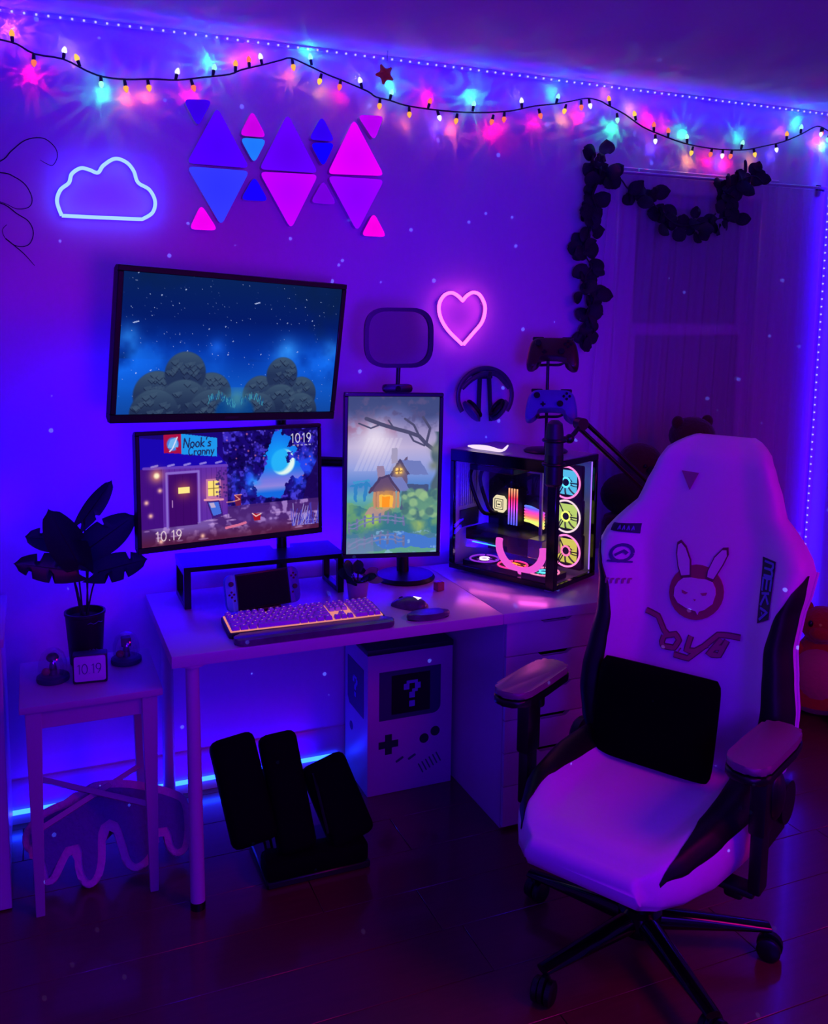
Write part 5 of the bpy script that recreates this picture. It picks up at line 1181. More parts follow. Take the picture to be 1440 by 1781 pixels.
def monstera():
    px, py = 0.121, 2.805
    t = thing('potted_monstera', 'dark split-leaf houseplant in a dark pot on the side table', 'plant', (px, py, ST + .0006))
    bm = NB(); lathe(bm, [(0, 0), (.043, 0), (.046, .004), (.056, .150), (.0585, .152), (.0585, .160), (.053, .160), (.051, .140), (0, .140)], n=28); done('pot', bm, 'pot_dark', t)
    bm = NB()
    for k, (a, z, l) in enumerate(((-1.9, .05, .4), (-1.45, .054, .35), (-1.2, .052, .3), (-1.7, .035, .1), (-1.5, .135, .9))):
        tube(bm, [((.0475 + z * .068) * math.cos(a + l * i / 6), (.0475 + z * .068) * math.sin(a + l * i / 6), z + .003 * math.sin(i * 2)) for i in range(7)], .0008, 4)
    done('pot_scratches', bm, 'patch_letter', t)
    bm = NB(); lathe(bm, [(0, .136), (.051, .141), (0, .150)], n=16); done('soil', bm, 'soil', t)
    def loc(x, y, z): return Vector((x - px, y - py, z - ST))
    # base, tip, outward normal, half width, notches
    L = [((0.118, 2.79, 1.040), (0.208, 2.775, 1.160), (.35, -1, .0), .031, [(1, .35, .35)]),
         ((0.126, 2.78, 0.958), (0.262, 2.74, 1.062), (.1, -1, .35), .050, [(-1, .55, .35)]),
         ((0.108, 2.76, 0.925), (0.030, 2.70, 1.100), (-.1, -1, .1), .052, [(1, .45, .25)]),
         ((0.082, 2.79, 0.985), (-0.034, 2.81, 1.010), (-.2, -.8, .5), .038, [(1, .42, .6), (-1, .35, .5), (1, .68, .55)]),
         ((0.100, 2.76, 0.905), (-0.062, 2.72, 0.955), (-.1, -1, .35), .042, [(1, .38, .5), (-1, .45, .6), (1, .66, .6), (-1, .75, .5)]),
         ((0.148, 2.78, 0.890), (0.292, 2.72, 0.935), (.1, -1, .4), .042, [(1, .34, .6), (1, .60, .5), (-1, .72, .6)])]
    for i, (b, e, nv, w, nt) in enumerate(L):
        b, e = loc(*b), loc(*e); root = Vector((.01 * math.cos(i * 1.05), .008 * math.sin(i * 1.05), .142))
        att = b.lerp(e, .10)
        bm = NB(); tube(bm, spline([root, root.lerp(att, .5) + Vector((0, .012, .016)), att], 6), .0024, 6); st = done('stem', bm, 'stem_dark', t)
        bm = NB(); leaf_mesh(bm, b, e, nv, w, nt, cup=.22, heart=.22, n=44); done('leaf', bm, 'leaf_dark', t, ang=180)
        bm = NB(); nn = Vector(nv).normalized() * .002; tube(bm, [att + nn, b.lerp(e, .5) + nn - Vector(nv).normalized() * (.025 * (e - b).length), b.lerp(e, .9) + nn - Vector(nv).normalized() * (.081 * (e - b).length)], [.0016, .0012, .0006], 5); done('midrib', bm, 'stem_dark', t)
monstera()
def table_things():
    t = thing('digital_clock', 'small pale-faced digital clock with a dark frame standing on the side table', 'clock', (0.124, 2.652, ST + .0006), rz=R(-6))
    bm = NB(); box(bm, (-.046, -.016, 0), (.046, .024, .084), .004, 2); done('case', bm, 'dark_grey', t)
    bm = NB(); prism(bm, rrect(.084, .072, .006, 0, .044), -.0185, -.0155, 'xz', bev=.001); fc = done('face', bm, 'clock_face', t)
    bm = NB(); x = -.033
    for ch in '10.19':
        wd, strokes = GLYPH[ch]
        for sk in strokes: tube(bm, [(x + u * .026, -.0187, .058 - v * .028) for u, v in sk], .0014, 5)
        x += (wd + .17) * .026
    done('digits', bm, 'clock_digit', fc)
    for x, y, s, lab, c in ((0.026, 2.700, 1.0, 'clear glass dome with a dark figure inside, on the side table next to the clock', 'black_plastic'), (0.232, 2.770, .95, 'clear glass dome with a dark block inside, on the side table behind the clock', 'black_plastic')):
        t = thing('glass_dome', lab, 'ornament', (x, y, ST + .0006), group='glass domes on the side table')
        bm = NB(); lathe(bm, [(0, 0), (.043, 0), (.045, .004), (.044, .013), (.038, .017), (0, .017)], n=24); done('base', bm, 'print_grey', t)
        bm = NB(); lathe(bm, [(.036, .0172), (.039, .035), (.038, .055), (.030, .078), (.016, .091), (0, .095)], n=24); done('dome', bm, 'dome_glass', t)
        bm = NB()
        if x < .1: lathe(bm, [(0, .0172), (.013, .0175), (.009, .045), (.006, .055)], n=14); ball(bm, (0, 0, .066), (.017, .016, .014), 14, 10)
        else: lathe(bm, [(0, .0172), (.012, .0175), (.008, .05)], n=14); box(bm, (-.014, -.013, .050), (.014, .013, .077), .003, 2)
        done('figure', bm, c, t)
        bm = NB(); ball(bm, (-.018, -.004, .028), (.012, .012, .011), 12, 8); done('pebble', bm, 'emblem_red', t)
table_things()
def rug():
    P = [(-0.014, 0.254), (0.074, 0.277), (0.124, 0.304), (0.205, 0.299), (0.279, 0.277), (0.353, 0.245), (0.394, 0.209), (0.399, 0.129), (0.383, 0.067), (0.348, 0.055), (0.323, 0.082), (0.314, 0.129), (0.295, 0.108), (0.286, 0.07), (0.258, 0.045), (0.225, 0.039), (0.199, 0.064), (0.186, 0.114), (0.17, 0.169), (0.154, 0.159), (0.148, 0.082), (0.13, 0.035), (0.101, 0.020), (0.076, 0.040), (0.065, 0.083), (0.064, 0.13), (0.042, 0.103), (0.014, 0.056), (-0.021, 0.055), (-0.033, 0.103), (-0.048, 0.136), (-0.07, 0.163), (-0.066, 0.209)]
    q = [(p.x, p.z) for p in spline([(a, 0, b) for a, b in P], 3, closed=True)]
    n = len(q); inn = []
    RS = 1.0 if sum(q[i - 1][0] * q[i][1] - q[i][0] * q[i - 1][1] for i in range(n)) < 0 else -1.0
    for i in range(n):
        a, b = Vector(q[i - 1]), Vector(q[(i + 1) % n]); d = (b - a).normalized(); nn = Vector((d.y, -d.x)) * RS
        inn.append((q[i][0] + nn.x * .022, q[i][1] + nn.y * .022))
    t = thing('drip_rug', 'fluffy drip-shaped rug with a pale rim folded under the side table', 'rug', (0.0, 2.622, -.016), rot=(math.atan(-.5), 0, 0))
    bm = NB(); prism(bm, q, -.012, .030, 'xz', bev=.008); done('rim', bm, 'rug_rim', t)
    bm = NB(); prism(bm, inn, -.019, -.008, 'xz'); done('middle', bm, 'rug_blue', t)
rug()
def cabinet():
    t = thing('white_cabinet', 'tall white cabinet standing at the very edge beside the side table', 'cabinet', (-.31, 2.83, 0))
    bm = NB(); box(bm, (-.21, -.20, .06), (.205, .20, .755)); box(bm, (-.21, -.19, 0), (.20, .20, .06)); done('carcass', bm, 'white_lacquer', t)
    bm = NB(); box(bm, (-.215, -.225, .7555), (.215, .205, .780), .003, 2); done('cabinet_top', bm, 'white_lacquer', t)
    for a, b in ((-.21, -.002), (.002, .208)):
        bm = NB(); box(bm, (a, -.219, .004), (b, -.2005, .752), .002, 1); f = done('door', bm, 'white_lacquer', t)
        x = b - .02 if a < 0 else a + .02
        bm = NB(); tube(bm, [(x, -.219, .52), (x, -.238, .52), (x, -.238, .62), (x, -.219, .62)], .004, 8); done('handle', bm, 'silver', f)
cabinet()

# ------------------------------------------------------------------ under the desk
def footrest():
    t = thing('footrest', 'black padded footrest with three tilted cushions on the floor under the desk', 'footrest', (0.70, 2.48, 0))
    for a, b, w, th in (((-.186, .117, .398), (-.148, -.030, .150), .134, .075), ((-.048, .112, .388), (-.028, -.050, .112), .116, .070), ((.082, .062, .302), (.145, -.045, .105), .142, .075)):
        a, b = Vector(a), Vector(b); z = (a - b); L = z.length; z.normalize(); x = Vector((1, 0, 0)); x = (x - z * x.dot(z)).normalized(); y = z.cross(x)
        M = Matrix((x, y, z)).transposed().to_4x4(); M.translation = (a + b) / 2 + y * th * .5
        bm = NB(); box(bm, (-w / 2, -th / 2, -L / 2 - .01), (w / 2, th / 2, L / 2 + .01), .024, 3, M=M); c = done('cushion', bm, 'black_fabric', t)
        bm = NB(); box(bm, (-w * .25, th / 2 + .0005, -L * .3), (w * .25, th / 2 + .012, L * .3), .003, 1, M=M); done('cushion_plate', bm, 'black_plastic', c)
    bm = NB(); box(bm, (-.125, -.05, 0), (.19, .20, .022), .004, 1); done('base_plate', bm, 'black_plastic', t)
    bm = NB(); box(bm, (-.13, -.055, .022), (.185, .03, .085), .015, 2); done('front_block', bm, 'black_fabric', t)
    for x in (-.09, .02, .14):
        bm = NB(); tube(bm, [(x, .03, .02), (x - .02, .13, .20)], .014, 8); done('strut', bm, 'black_gloss', t)
    bm = NB(); tube(bm, [(.065, -.02, .12), (.035, .03, .29)], .006, 8); done('side_rail', bm, 'black_gloss', t)
footrest()
def console_box():
    x0, x1, y0, y1, h = 1.016, 1.334, 2.812, 3.055, .525
    t = thing('storage_box', 'white storage box printed like a handheld game with a question-mark screen', 'box', ((x0 + x1) / 2, y0, 0))
    w = (x1 - x0) / 2; d = y1 - y0
    bm = NB(); box(bm, (-w, 0, 0), (w, d, h - .02), .003, 2); done('box_body', bm, 'box_white', t)
    bm = NB(); box(bm, (-w - .002, -.002, h - .02), (w + .002, d, h), .003, 2); done('dark_top', bm, 'print_dark', t)  # thin dark slab above the white body
    def front(nm, poly, m, y=-.0012): bm = NB(); prism(bm, poly, y, .0002, 'xz'); return done(nm, bm, m, t, smooth=False)
    P = [(-.117, .268), (-.117, .442), (.113, .442), (.113, .300)] + [(.083 + .030 * math.cos(R(a)), .298 + .030 * math.sin(R(a))) for a in range(0, -91, -15)]
    front('printed_bezel', P, 'print_grey'); front('printed_screen', [(-.072, .285), (-.072, .425), (.072, .425), (.072, .285)], 'black_plastic', -.0018)
    def qmark(M, nm):
        bm = NB(); u = .0105
        G = ['.XXXX.', 'XX..XX', 'XX..XX', '...XX.', '..XX..', '..XX..', '......', '..XX..', '..XX..']
        for j, r in enumerate(G):
            for i, ch in enumerate(r):
                if ch == 'X': box(bm, ((i - 3) * u, 0, (4.5 - j - 1) * u), ((i - 2) * u, .001, (4.5 - j) * u), M=M)
        done(nm, bm, 'patch_letter', t, smooth=False)
    qmark(Matrix.Translation((.004, -.0028, .353)), 'question_mark')
    bm = NB(); c = (-.082, .180); a, b = .036, .0125
    prism(bm, [(c[0] + x, c[1] + z) for x, z in ((-b, -a), (b, -a), (b, -b), (a, -b), (a, b), (b, b), (b, a), (-b, a), (-b, b), (-a, b), (-a, -b), (-b, -b))], -.0016, .0002, 'xz'); done('printed_cross_pad', bm, 'print_dark', t, smooth=False)
    for x, z in ((.052, .180), (.094, .200)): front('printed_round_button', circ(.0175, x, z, 22), 'print_dark')
    for x, z in ((-.040, .118), (.006, .120)):
        bm = NB(); M = Matrix.Translation((x, 0, z)) @ Matrix.Rotation(R(-28), 4, 'Y'); prism(bm, rrect(.032, .0085, .004), -.0012, .0002, 'xz', M=M); done('printed_small_button', bm, 'print_grey', t, smooth=False)
    for k in range(6):
        bm = NB(); M = Matrix.Translation((.040 + k * .0135, 0, .072 + k * .0062)) @ Matrix.Rotation(R(-27), 4, 'Y'); prism(bm, rrect(.005, .040, .0024), -.0012, .0002, 'xz', M=M); done('printed_speaker_slot', bm, 'print_grey', t, smooth=False)
    # the side facing the room end has the same print
    bm = NB(); prism(bm, [(.04, .268), (.04, .442), (.21, .442), (.21, .29), (.19, .268)], -w - .0012, -w + .0002, 'yz'); done('printed_side_bezel', bm, 'print_grey', t, smooth=False)
    qmark(Matrix.Translation((-w - .0022, .125, .353)) @ Matrix.Rotation(R(-90), 4, 'Z') @ Matrix.Scale(.8, 4), 'question_mark')
    bm = NB(); prism(bm, circ(.016, .17, .19, 18), -w - .0012, -w + .0002, 'yz'); done('printed_side_button', bm, 'print_grey', t, smooth=False)
console_box()

# ------------------------------------------------------------------ orange plush by the corner
def orange_plush():
    t = thing('plush_toy', 'big orange plush toy with a cream belly sitting on the floor by the corner', 'plush toy', (3.06, 2.80, 0), rz=R(-50))
    bm = NB(); lathe(bm, [(0, .01), (.10, .012), (.145, .05), (.155, .12), (.13, .20), (.095, .265), (.07, .305), (0, .32)], n=28); done('body', bm, 'orange_plush', t)
    bm = NB(); ball(bm, (0, -.06, .16), (.108, .106, .130), 24, 14); done('belly', bm, 'cream_plush', t)
    bm = NB(); ball(bm, (0, -.01, .372), (.088, .084, .080), 24, 14); ball(bm, (0, -.075, .355), (.048, .036, .034), 16, 10)
    for s in (-1, 1): ball(bm, (s * .068, 0, .440), (.030, .020, .030), 14, 10)
    hd = done('head', bm, 'orange_plush', t)
    for s in (-1, 1):
        bm = NB(); ball(bm, (s * .042, -.082, .392), (.011, .009, .014), 12, 8); done('eye', bm, 'black_gloss', hd)
        bm = NB(); tube(bm, spline([(s * .08, -.02, .265), (s * .14, -.05, .24), (s * .18, -.09, .21)], 5), [.045, .045, .044, .043, .042, .041, .04, .038, .034, .028, .016], 12); done('arm', bm, 'orange_plush', t)
        bm = NB(); ball(bm, (s * .11, -.12, .05), (.055, .10, .05), 18, 12); ft = done('foot', bm, 'orange_plush', t)
        for k in (-1, 0, 1):
            bm = NB(); ball(bm, (s * .11 + k * .028, -.212, .035), (.011, .016, .011), 10, 8); done('toe', bm, 'white_metal', ft)
orange_plush()

# ------------------------------------------------------------------ gaming chair
HWT = [(.42, .20), (.46, .245), (.52, .285), (.60, .300), (.66, .300), (.74, .288), (.82, .277), (.90, .284), (.96, .298), (1.01, .303), (1.05, .288), (1.09, .250), (1.13, .212), (1.18, .194), (1.24, .170), (1.28, .152), (1.305, .125), (1.322, .085)]
WGT = [(.42, .035), (.5, .06), (.62, .075), (.8, .075), (.95, .07), (1.03, .05), (1.09, .022), (1.16, .012), (1.25, .010), (1.33, .004)]
def yb(z): return .2 + .21256 * (z - .5)
def back_front(u, z):
    w = interp(WGT, z); a = abs(u)
    e = sstep(.46, .86, a) * w; r = (max(0, a - .86) / .14) ** 2 * (w * .55 + .02)
    top = .05 * sstep(1.25, 1.325, z) ** 2
    bot = .03 * (1 - sstep(.42, .48, z))
    return yb(z) - e + r + top + bot - .006 * (1 - min(1, a / .46) ** 2)
def on_back(x, z, lift=.004):
    u = max(-1, min(1, x / interp(HWT, z))); return Vector((x, back_front(u, z) - lift, z))
def seat_hw(y): return interp([(-.335, .150), (-.31, .185), (-.25, .225), (-.15, .258), (0, .275), (.12, .27), (.2, .24)], y)
def seat_top(u, y):
    a = abs(u); z = .452 + .012 * sstep(-.1, .2, y) + .006 * math.cos(y * 9)
    z += .040 * sstep(.5, .82, a) * sstep(-.33, -.12, y) - (max(0, a - .86) / .14) ** 2 * .045
    z -= .022 * (1 - sstep(-.335, -.265, y)) ** 2
    return z
def gaming_chair():
    t = thing('gaming_chair', 'white gaming chair with black trim and a rabbit emblem on its back', 'chair', (1.42, 1.826, 0), rz=R(-61.43))
    # backrest shell
    bm = NB(); rows = []; US = [math.sin(math.pi / 2 * (-1 + 2 * i / 40)) * .5 + (-1 + 2 * i / 40) * .5 for i in range(41)]
    zs = [.42, .44, .47, .50] + [.53 + .03 * i for i in range(25)] + [1.265, 1.285, 1.30, 1.312, 1.322]
    for z in zs:
        hw = interp(HWT, z); row = [(u * hw, back_front(u, z), z) for u in US]
        th = .085 - .03 * sstep(1.2, 1.322, z)
        e = back_front(1, z)
        row += [(u * hw * .985, max(yb(z) + th * (1 - abs(u) ** 4) + .0, e + .012) if abs(u) < .9 else e + .018, z) for u in [-v for v in US[2:-2:3]]]
        rows.append(row)
    V = sheet(bm, rows, closed=True); bm.faces.new(V[0]); bm.faces.new(V[-1]); bk = done('backrest', bm, 'white_vinyl', t, ang=60)
    def patch(nm, m, fn, nu, nv, parent, lift=.004, th=.006):
        """thin padded strip lying on a surface: fn(a,b) -> point and lift direction"""
        bm = NB(); top = [[fn(i / nu, j / nv, lift) for i in range(nu + 1)] for j in range(nv + 1)]; bot = [[fn(i / nu, j / nv, lift - th) for i in range(nu + 1)] for j in range(nv + 1)]
        A, B = sheet(bm, top), sheet(bm, bot)
        ra = [A[0][i] for i in range(nu + 1)] + [A[j][nu] for j in range(1, nv + 1)] + [A[nv][i] for i in range(nu - 1, -1, -1)] + [A[j][0] for j in range(nv - 1, 0, -1)]
        rb = [B[0][i] for i in range(nu + 1)] + [B[j][nu] for j in range(1, nv + 1)] + [B[nv][i] for i in range(nu - 1, -1, -1)] + [B[j][0] for j in range(nv - 1, 0, -1)]
        for k in range(len(ra)): bm.faces.new((ra[k], ra[(k + 1) % len(ra)], rb[(k + 1) % len(rb)], rb[k]))
        return done(nm, bm, m, parent, ang=60)
    for s in (-1, 1):
        def bolster(a, b, l, s=s):
            z = .435 + (1.005 - .435) * b
            ui = interp([(.435, .70), (.55, .71), (.66, .74), (.78, .76), (.88, .80), (.95, .87), (1.005, .955)], z); uo = interp([(.435, 1.0), (.9, .985), (1.005, .965)], z)
            u = (ui + (uo - ui) * a) * s; return (u * (interp(HWT, z) + l * .4), back_front(u, z) - l, z)
        patch('side_bolster', 'black_vinyl', bolster, 8, 40, bk)
    # seat
    bm = NB(); rows = []; ys = [-.335, -.325, -.31, -.285, -.25, -.21] + [-.16 + .04 * i for i in range(9)] + [.2]
    for y in ys:
        hw = seat_hw(y); row = [(u * hw, y, seat_top(u, y)) for u in US]
        zb = .350; f = .95
        row += [(hw * 1.005, y, (seat_top(1, y) + zb) / 2), (hw * .97, y, zb + .012)] + [(u * hw * .93, y, zb) for u in (1, .5, 0, -.5, -1)] + [(-hw * .97, y, zb + .012), (-hw * 1.005, y, (seat_top(1, y) + zb) / 2)]
        rows.append(row)
    zm = .395; base0 = rows[0]
    for k, (dy, sx, sz) in enumerate(((-.009, .985, .86), (-.016, .965, .55), (-.019, .945, .2))): rows.insert(0, [(p[0] * sx, -.335 + dy, zm + (p[2] - zm) * sz) for p in base0])
    V = sheet(bm, rows, closed=True); bm.faces.new(V[0]); bm.faces.new(V[-1]); st = done('seat', bm, 'white_vinyl', t, ang=60)
    for s in (-1, 1):
        def band(a, b, l, s=s):
            y = .19 - b * .50
            ui = interp([(-.31, .955), (-.24, .84), (-.12, .72), (0, .66), (.19, .62)], y); uo = interp([(-.31, .97), (-.2, .985), (.19, .99)], y)
            u = (ui + (uo - ui) * a) * s; return (u * (seat_hw(y) + l * .4), y, seat_top(u, y) + l)
        patch('side_bolster', 'black_vinyl', band, 8, 34, st)
    # emblem, lettering and badges on the back
    E_RING =  [(0.0758, 0.919), (0.076, 0.9027), (0.0726, 0.8866), (0.0657, 0.8713), (0.0556, 0.8577), (0.0428, 0.8463), (0.0278, 0.8377), (0.0115, 0.8324), (-0.0055, 0.8308), (-0.0223, 0.8328), (-0.0379, 0.8385), (-0.0517, 0.8476), (-0.0628, 0.8597), (-0.0707, 0.8742), (-0.0749, 0.8903), (-0.0752, 0.9071), (-0.0716, 0.9238), (-0.0642, 0.9396), (-0.0535, 0.9535), (-0.0401, 0.9648), (-0.0246, 0.9731), (-0.0079, 0.9779), (0.0091, 0.9789), (0.0257, 0.9763), (0.0409, 0.9701), (0.054, 0.9608), (0.0645, 0.9487), (0.0719, 0.9345)]; E_EARL =  [(-0.0175, 0.9408), (-0.0238, 0.9876), (-0.0427, 1.0229), (-0.0599, 1.0371), (-0.0692, 1.0294), (-0.0687, 0.9994), (-0.059, 0.9623), (-0.0449, 0.9335)]; E_EARR =  [(0.023, 0.9434), (0.0229, 0.9623), (0.0391, 1.0077), (0.0598, 1.0346), (0.0731, 1.0368), (0.0764, 1.0186), (0.0658, 0.9887), (0.043, 0.94)]; E_HEAD =  [(-0.0387, 0.937), (-0.0176, 0.9418), (0.0033, 0.9422), (0.0254, 0.9439), (0.043, 0.94), (0.0527, 0.9254), (0.0558, 0.9095), (0.0505, 0.8827), (0.031, 0.8638), (0.0158, 0.856), (0.0135, 0.847), (0.0074, 0.8553), (-0.0206, 0.8591), (-0.0462, 0.8684), (-0.0596, 0.884), (-0.0601, 0.9066), (-0.0514, 0.9251)]; E_EYES =  [(-0.0289, 0.9014), (0.0229, 0.9065), (0.0012, 0.8834)]; E_TXT =  [[(-0.1357, 0.8287), (-0.0986, 0.8202), (-0.0761, 0.7862), (-0.06, 0.7743)], [(-0.0741, 0.7712), (-0.0408, 0.7833), (-0.0287, 0.7693), (-0.0398, 0.7463), (-0.0738, 0.7434), (-0.0778, 0.7536), (-0.0741, 0.7712)], [(-0.0266, 0.7426), (-0.0239, 0.7413)], [(0.003, 0.7881), (-0.0056, 0.7474), (0.0188, 0.7511), (0.0501, 0.7751)], [(-0.0385, 0.729), (0.0021, 0.7275), (0.0412, 0.7684), (0.075, 0.8062), (0.1009, 0.8095), (0.1338, 0.8099)], [(0.0858, 0.797), (0.0557, 0.7507), (0.0842, 0.7541), (0.1002, 0.7965)], [(0.07, 0.7712), (0.0933, 0.7765)]]; E_MEKA =  [(0.1678, 1.0292), (0.2075, 1.0268), (0.2154, 0.8885), (0.1799, 0.8653)]; E_B1 =  [(-0.2565, 1.0607), (-0.1774, 1.0671), (-0.1788, 1.0385), (-0.2566, 1.0419)]; E_B2 =  [(-0.2146, 0.9828), (-0.1846, 0.9842)]; E_B3 =  [(-0.2437, 0.915), (-0.1739, 0.9165), (-0.1734, 0.8977), (-0.241, 0.8963)]; E_TRI =  [(-0.0844, 1.2252), (-0.0341, 1.2244), (-0.0542, 1.1759)]
    def flat(nm, poly, m, lift, parent):
        bm = NB(); vs = [bm.verts.new(on_back(x, z, lift)) for x, z in poly]; ws = [bm.verts.new(on_back(x, z, -.002)) for x, z in poly]; n = len(poly)
        bm.faces.new(vs); bm.faces.new(ws[::-1])
        for i in range(n): bm.faces.new((vs[i], ws[i], ws[(i + 1) % n], vs[(i + 1) % n]))
        return done(nm, bm, m, parent, smooth=False)
    def grow(P, k):
        cx = sum(p[0] for p in P) / len(P); cz = sum(p[1] for p in P) / len(P); return [(cx + (x - cx) * k, cz + (z - cz) * k) for x, z in P]
    em = flat('rabbit_emblem', E_RING, 'emblem_red', .0035, bk); em['label'] = 'dull red rabbit emblem in a ring'
    for P in (E_EARL, E_EARR):
        flat('ear_outline', P, 'emblem_rim', .0042, em)
        c = Vector(P[0]).lerp(Vector(P[1]), .5); inner = [tuple(Vector(p).lerp(Vector((sum(q[0] for q in P) / 8, sum(q[1] for q in P) / 8)), .16)) for p in P]
        flat('ear', inner, 'white_vinyl', .0050, em)
    flat('rabbit_face', E_HEAD, 'white_vinyl', .0056, em)
    for i, (x, z) in enumerate(E_EYES[:2]):
        s = 1 if i == 0 else -1; flat('eye', [(x - s * .010, z + .004), (x + s * .009, z - .001), (x + s * .002, z - .007), (x - s * .008, z - .004)], 'emblem_text', .0062, em)
    x, z = E_EYES[2]; flat('nose', [(x - .004, z + .003), (x + .004, z + .003), (x, z - .002)], 'emblem_text', .0062, em)
    def ribbon(nm, P, w, m, lift, parent):
        bm = NB(); P = [Vector(p) for p in P]
        q = []
        for a, b in zip(P, P[1:]): q += [a.lerp(b, i / 4) for i in range(4)]
        q.append(P[-1]); n = len(q); L = []; Rr = []
        for i in range(n):
            d = (q[min(i + 1, n - 1)] - q[max(i - 1, 0)]).normalized(); s = Vector((-d.y, d.x)) * w; a, b = q[i] + s, q[i] - s
            L.append((on_back(a.x, a.y, lift), on_back(a.x, a.y, -.002))); Rr.append((on_back(b.x, b.y, lift), on_back(b.x, b.y, -.002)))
        sheet(bm, [[l[1], l[0], r[0], r[1]] for l, r in zip(L, Rr)]); return done(nm, bm, m, parent, smooth=False)
    for i, P in enumerate(E_TXT):
        o = ribbon('lettering_edge', P, .0082, 'emblem_rim', .0036, bk); ribbon('lettering', P, .0056, 'emblem_text', .0046, o)
    Q = [Vector(p) for p in E_MEKA]
    def on_patch(a, b): # a across 0..1 , b down 0..1
        p = Q[0].lerp(Q[1], a).lerp(Q[3].lerp(Q[2], a), b); return (p.x, p.y)
    def meka(a, b, l): x, z = on_patch(a, b); return on_back(x, z, l)
    mk = patch('lettered_patch', 'patch_navy', meka, 6, 16, bk, .0035, .006); mk['label'] = 'dark vertical patch with pale letters'
    # letters read downwards, tops towards the outer side
    LT = [[[(0, 1), (0, 0), (.28, 0), (.5, .18), (.72, 0), (1, 0), (1, 1)], [(.5, .1), (.5, 1)]], [[(1, 0), (0, 0), (0, 1), (1, 1)], [(0, .5), (.9, .5)]], [[(0, 0), (0, 1)], [(1, 0), (.1, .5), (1, 1)]], [[(0, 1), (.5, 0), (1, 1)], [(.5, .62), (.5, .75)]]]
    for k, (b0, b1, strokes) in enumerate(zip((.05, .31, .55, .77), (.27, .51, .73, .95), LT)):
        o = None
        for S in strokes:
            P = [on_patch(.85 - .68 * v, b0 + (b1 - b0) * u) for u, v in S]; o = ribbon('letter', P, .0030, 'patch_letter', .0050, mk)
    def bd(a, b, l):
        p = Vector(E_B1[0]).lerp(Vector(E_B1[1]), a).lerp(Vector(E_B1[3]).lerp(Vector(E_B1[2]), a), b); return on_back(p.x, p.y, l)
    b1 = patch('badge', 'patch_navy', bd, 8, 3, bk, .0035, .006)
    c = [sum(p[0] for p in E_B1) / 4, sum(p[1] for p in E_B1) / 4]
    for k in range(4):
        x = c[0] - .018 + k * .012; ribbon('badge_letter', [(x, c[1] - .006), (x + .003, c[1] + .006), (x + .006, c[1] - .005)], .0012, 'patch_letter', .005, b1)
    bx, bz = E_B2[0]; r = .026
    b2 = ribbon('ring_badge', [(bx + r * math.cos(R(a)), bz + .85 * r * math.sin(R(a))) for a in range(0, 361, 24)], .0038, 'patch_ring', .004, bk); ribbon('ring_badge_bar', [(bx - .014, bz - .006), (bx + .004, bz + .006), (bx + .014, bz - .002)], .0035, 'patch_ring', .0045, b2); ribbon('ring_badge_bar', [(bx - .030, bz - .022), (bx + .030, bz - .024)], .0020, 'patch_ring', .0045, b2)
    cx, cz = sum(p[0] for p in E_B3) / 4, sum(p[1] for p in E_B3) / 4
    for k in range(5): ribbon('faint_badge_letter', [(cx - .030 + k * .013, cz - .006), (cx - .030 + k * .013, cz + .007), (cx - .023 + k * .013, cz + .006)], .0018, 'patch_faint', .004, bk)
    flat('triangle_mark', E_TRI, 'patch_faint', .004, bk)
    # piping down the outer edges
    for s in (-1, 1):
        bm = NB(); tube(bm, [(s * interp(HWT, z), back_front(1, z) + .010, z) for z in [.45 + .02 * i for i in range(29)]], .0045, 8); done('piping', bm, 'white_vinyl', bk)
    # recliner hinges, armrests
    for s in (-1, 1):
        bm = NB(); lathe(bm, [(0, -.016), (.048, -.016), (.055, -.008), (.055, .010), (0, .012)], n=24, M=Matrix.Translation((s * .290, .195, .435)) @ Matrix.Rotation(R(90), 4, 'Y')); box(bm, (s * .283 - .006, .03, .355), (s * .283 + .006, .21, .43), .003, 1); done('recliner_hinge', bm, 'black_plastic', t)
        a = s * .312
        bm = NB(); rows = []
        P = [(-.046, -.190), (.020, -.205), (.044, -.17), (.050, .0), (.046, .06), (.030, .082), (-.030, .082), (-.046, .06), (-.054, -.06), (-.056, -.150)]
        q = roundpoly([(s * x + a, y) for x, y in P], .03, 3)
        prism(bm, q, .672, .690, 'xy', bev=.007); prism(bm, [(a + (x - a) * .9, y * .94) for x, y in q], .655, .672, 'xy', bev=.004); ar = done('armrest', bm, 'pad_top' if s < 0 else 'pad_top', t)
        bm = NB(); prism(bm, [(a + (x - a) * 1.03, -.06 + (y + .06) * 1.02) for x, y in q], .650, .668, 'xy', bev=.006); done('armrest_rim', bm, 'black_plastic', ar)
        bm = NB(); box(bm, (a - .020, -.100, .48), (a + .020, -.035, .655), .008, 2); done('armrest_sleeve', bm, 'black_plastic', ar)
        bm = NB(); box(bm, (a - .015, -.094, .335), (a + .015, -.041, .49), .006, 2); box(bm, (min(a, a * .45), -.094, .322), (max(a, a * .45), -.041, .340), .006, 2); done('armrest_post', bm, 'black_plastic', ar)
        bm = NB(); box(bm, (a - .010 * s - .018, -.052, .60), (a - .010 * s + .018, -.028, .635), .006, 2); done('height_lever', bm, 'black_plastic', ar)
        bm = NB(); ball(bm, (a + s * .018, -.03, .56), (.02, .04, .06), 14, 10); done('armrest_bulge', bm, 'black_plastic', ar)
    # mechanism, gas lift, star base with castors
    bm = NB(); box(bm, (-.10, -.12, .305), (.10, .13, .350), .008, 2); box(bm, (-.16, -.10, .335), (.16, -.07, .352), .002, 1); box(bm, (-.16, .08, .335), (.16, .11, .352), .002, 1); done('tilt_mechanism', bm, 'black_metal', t)
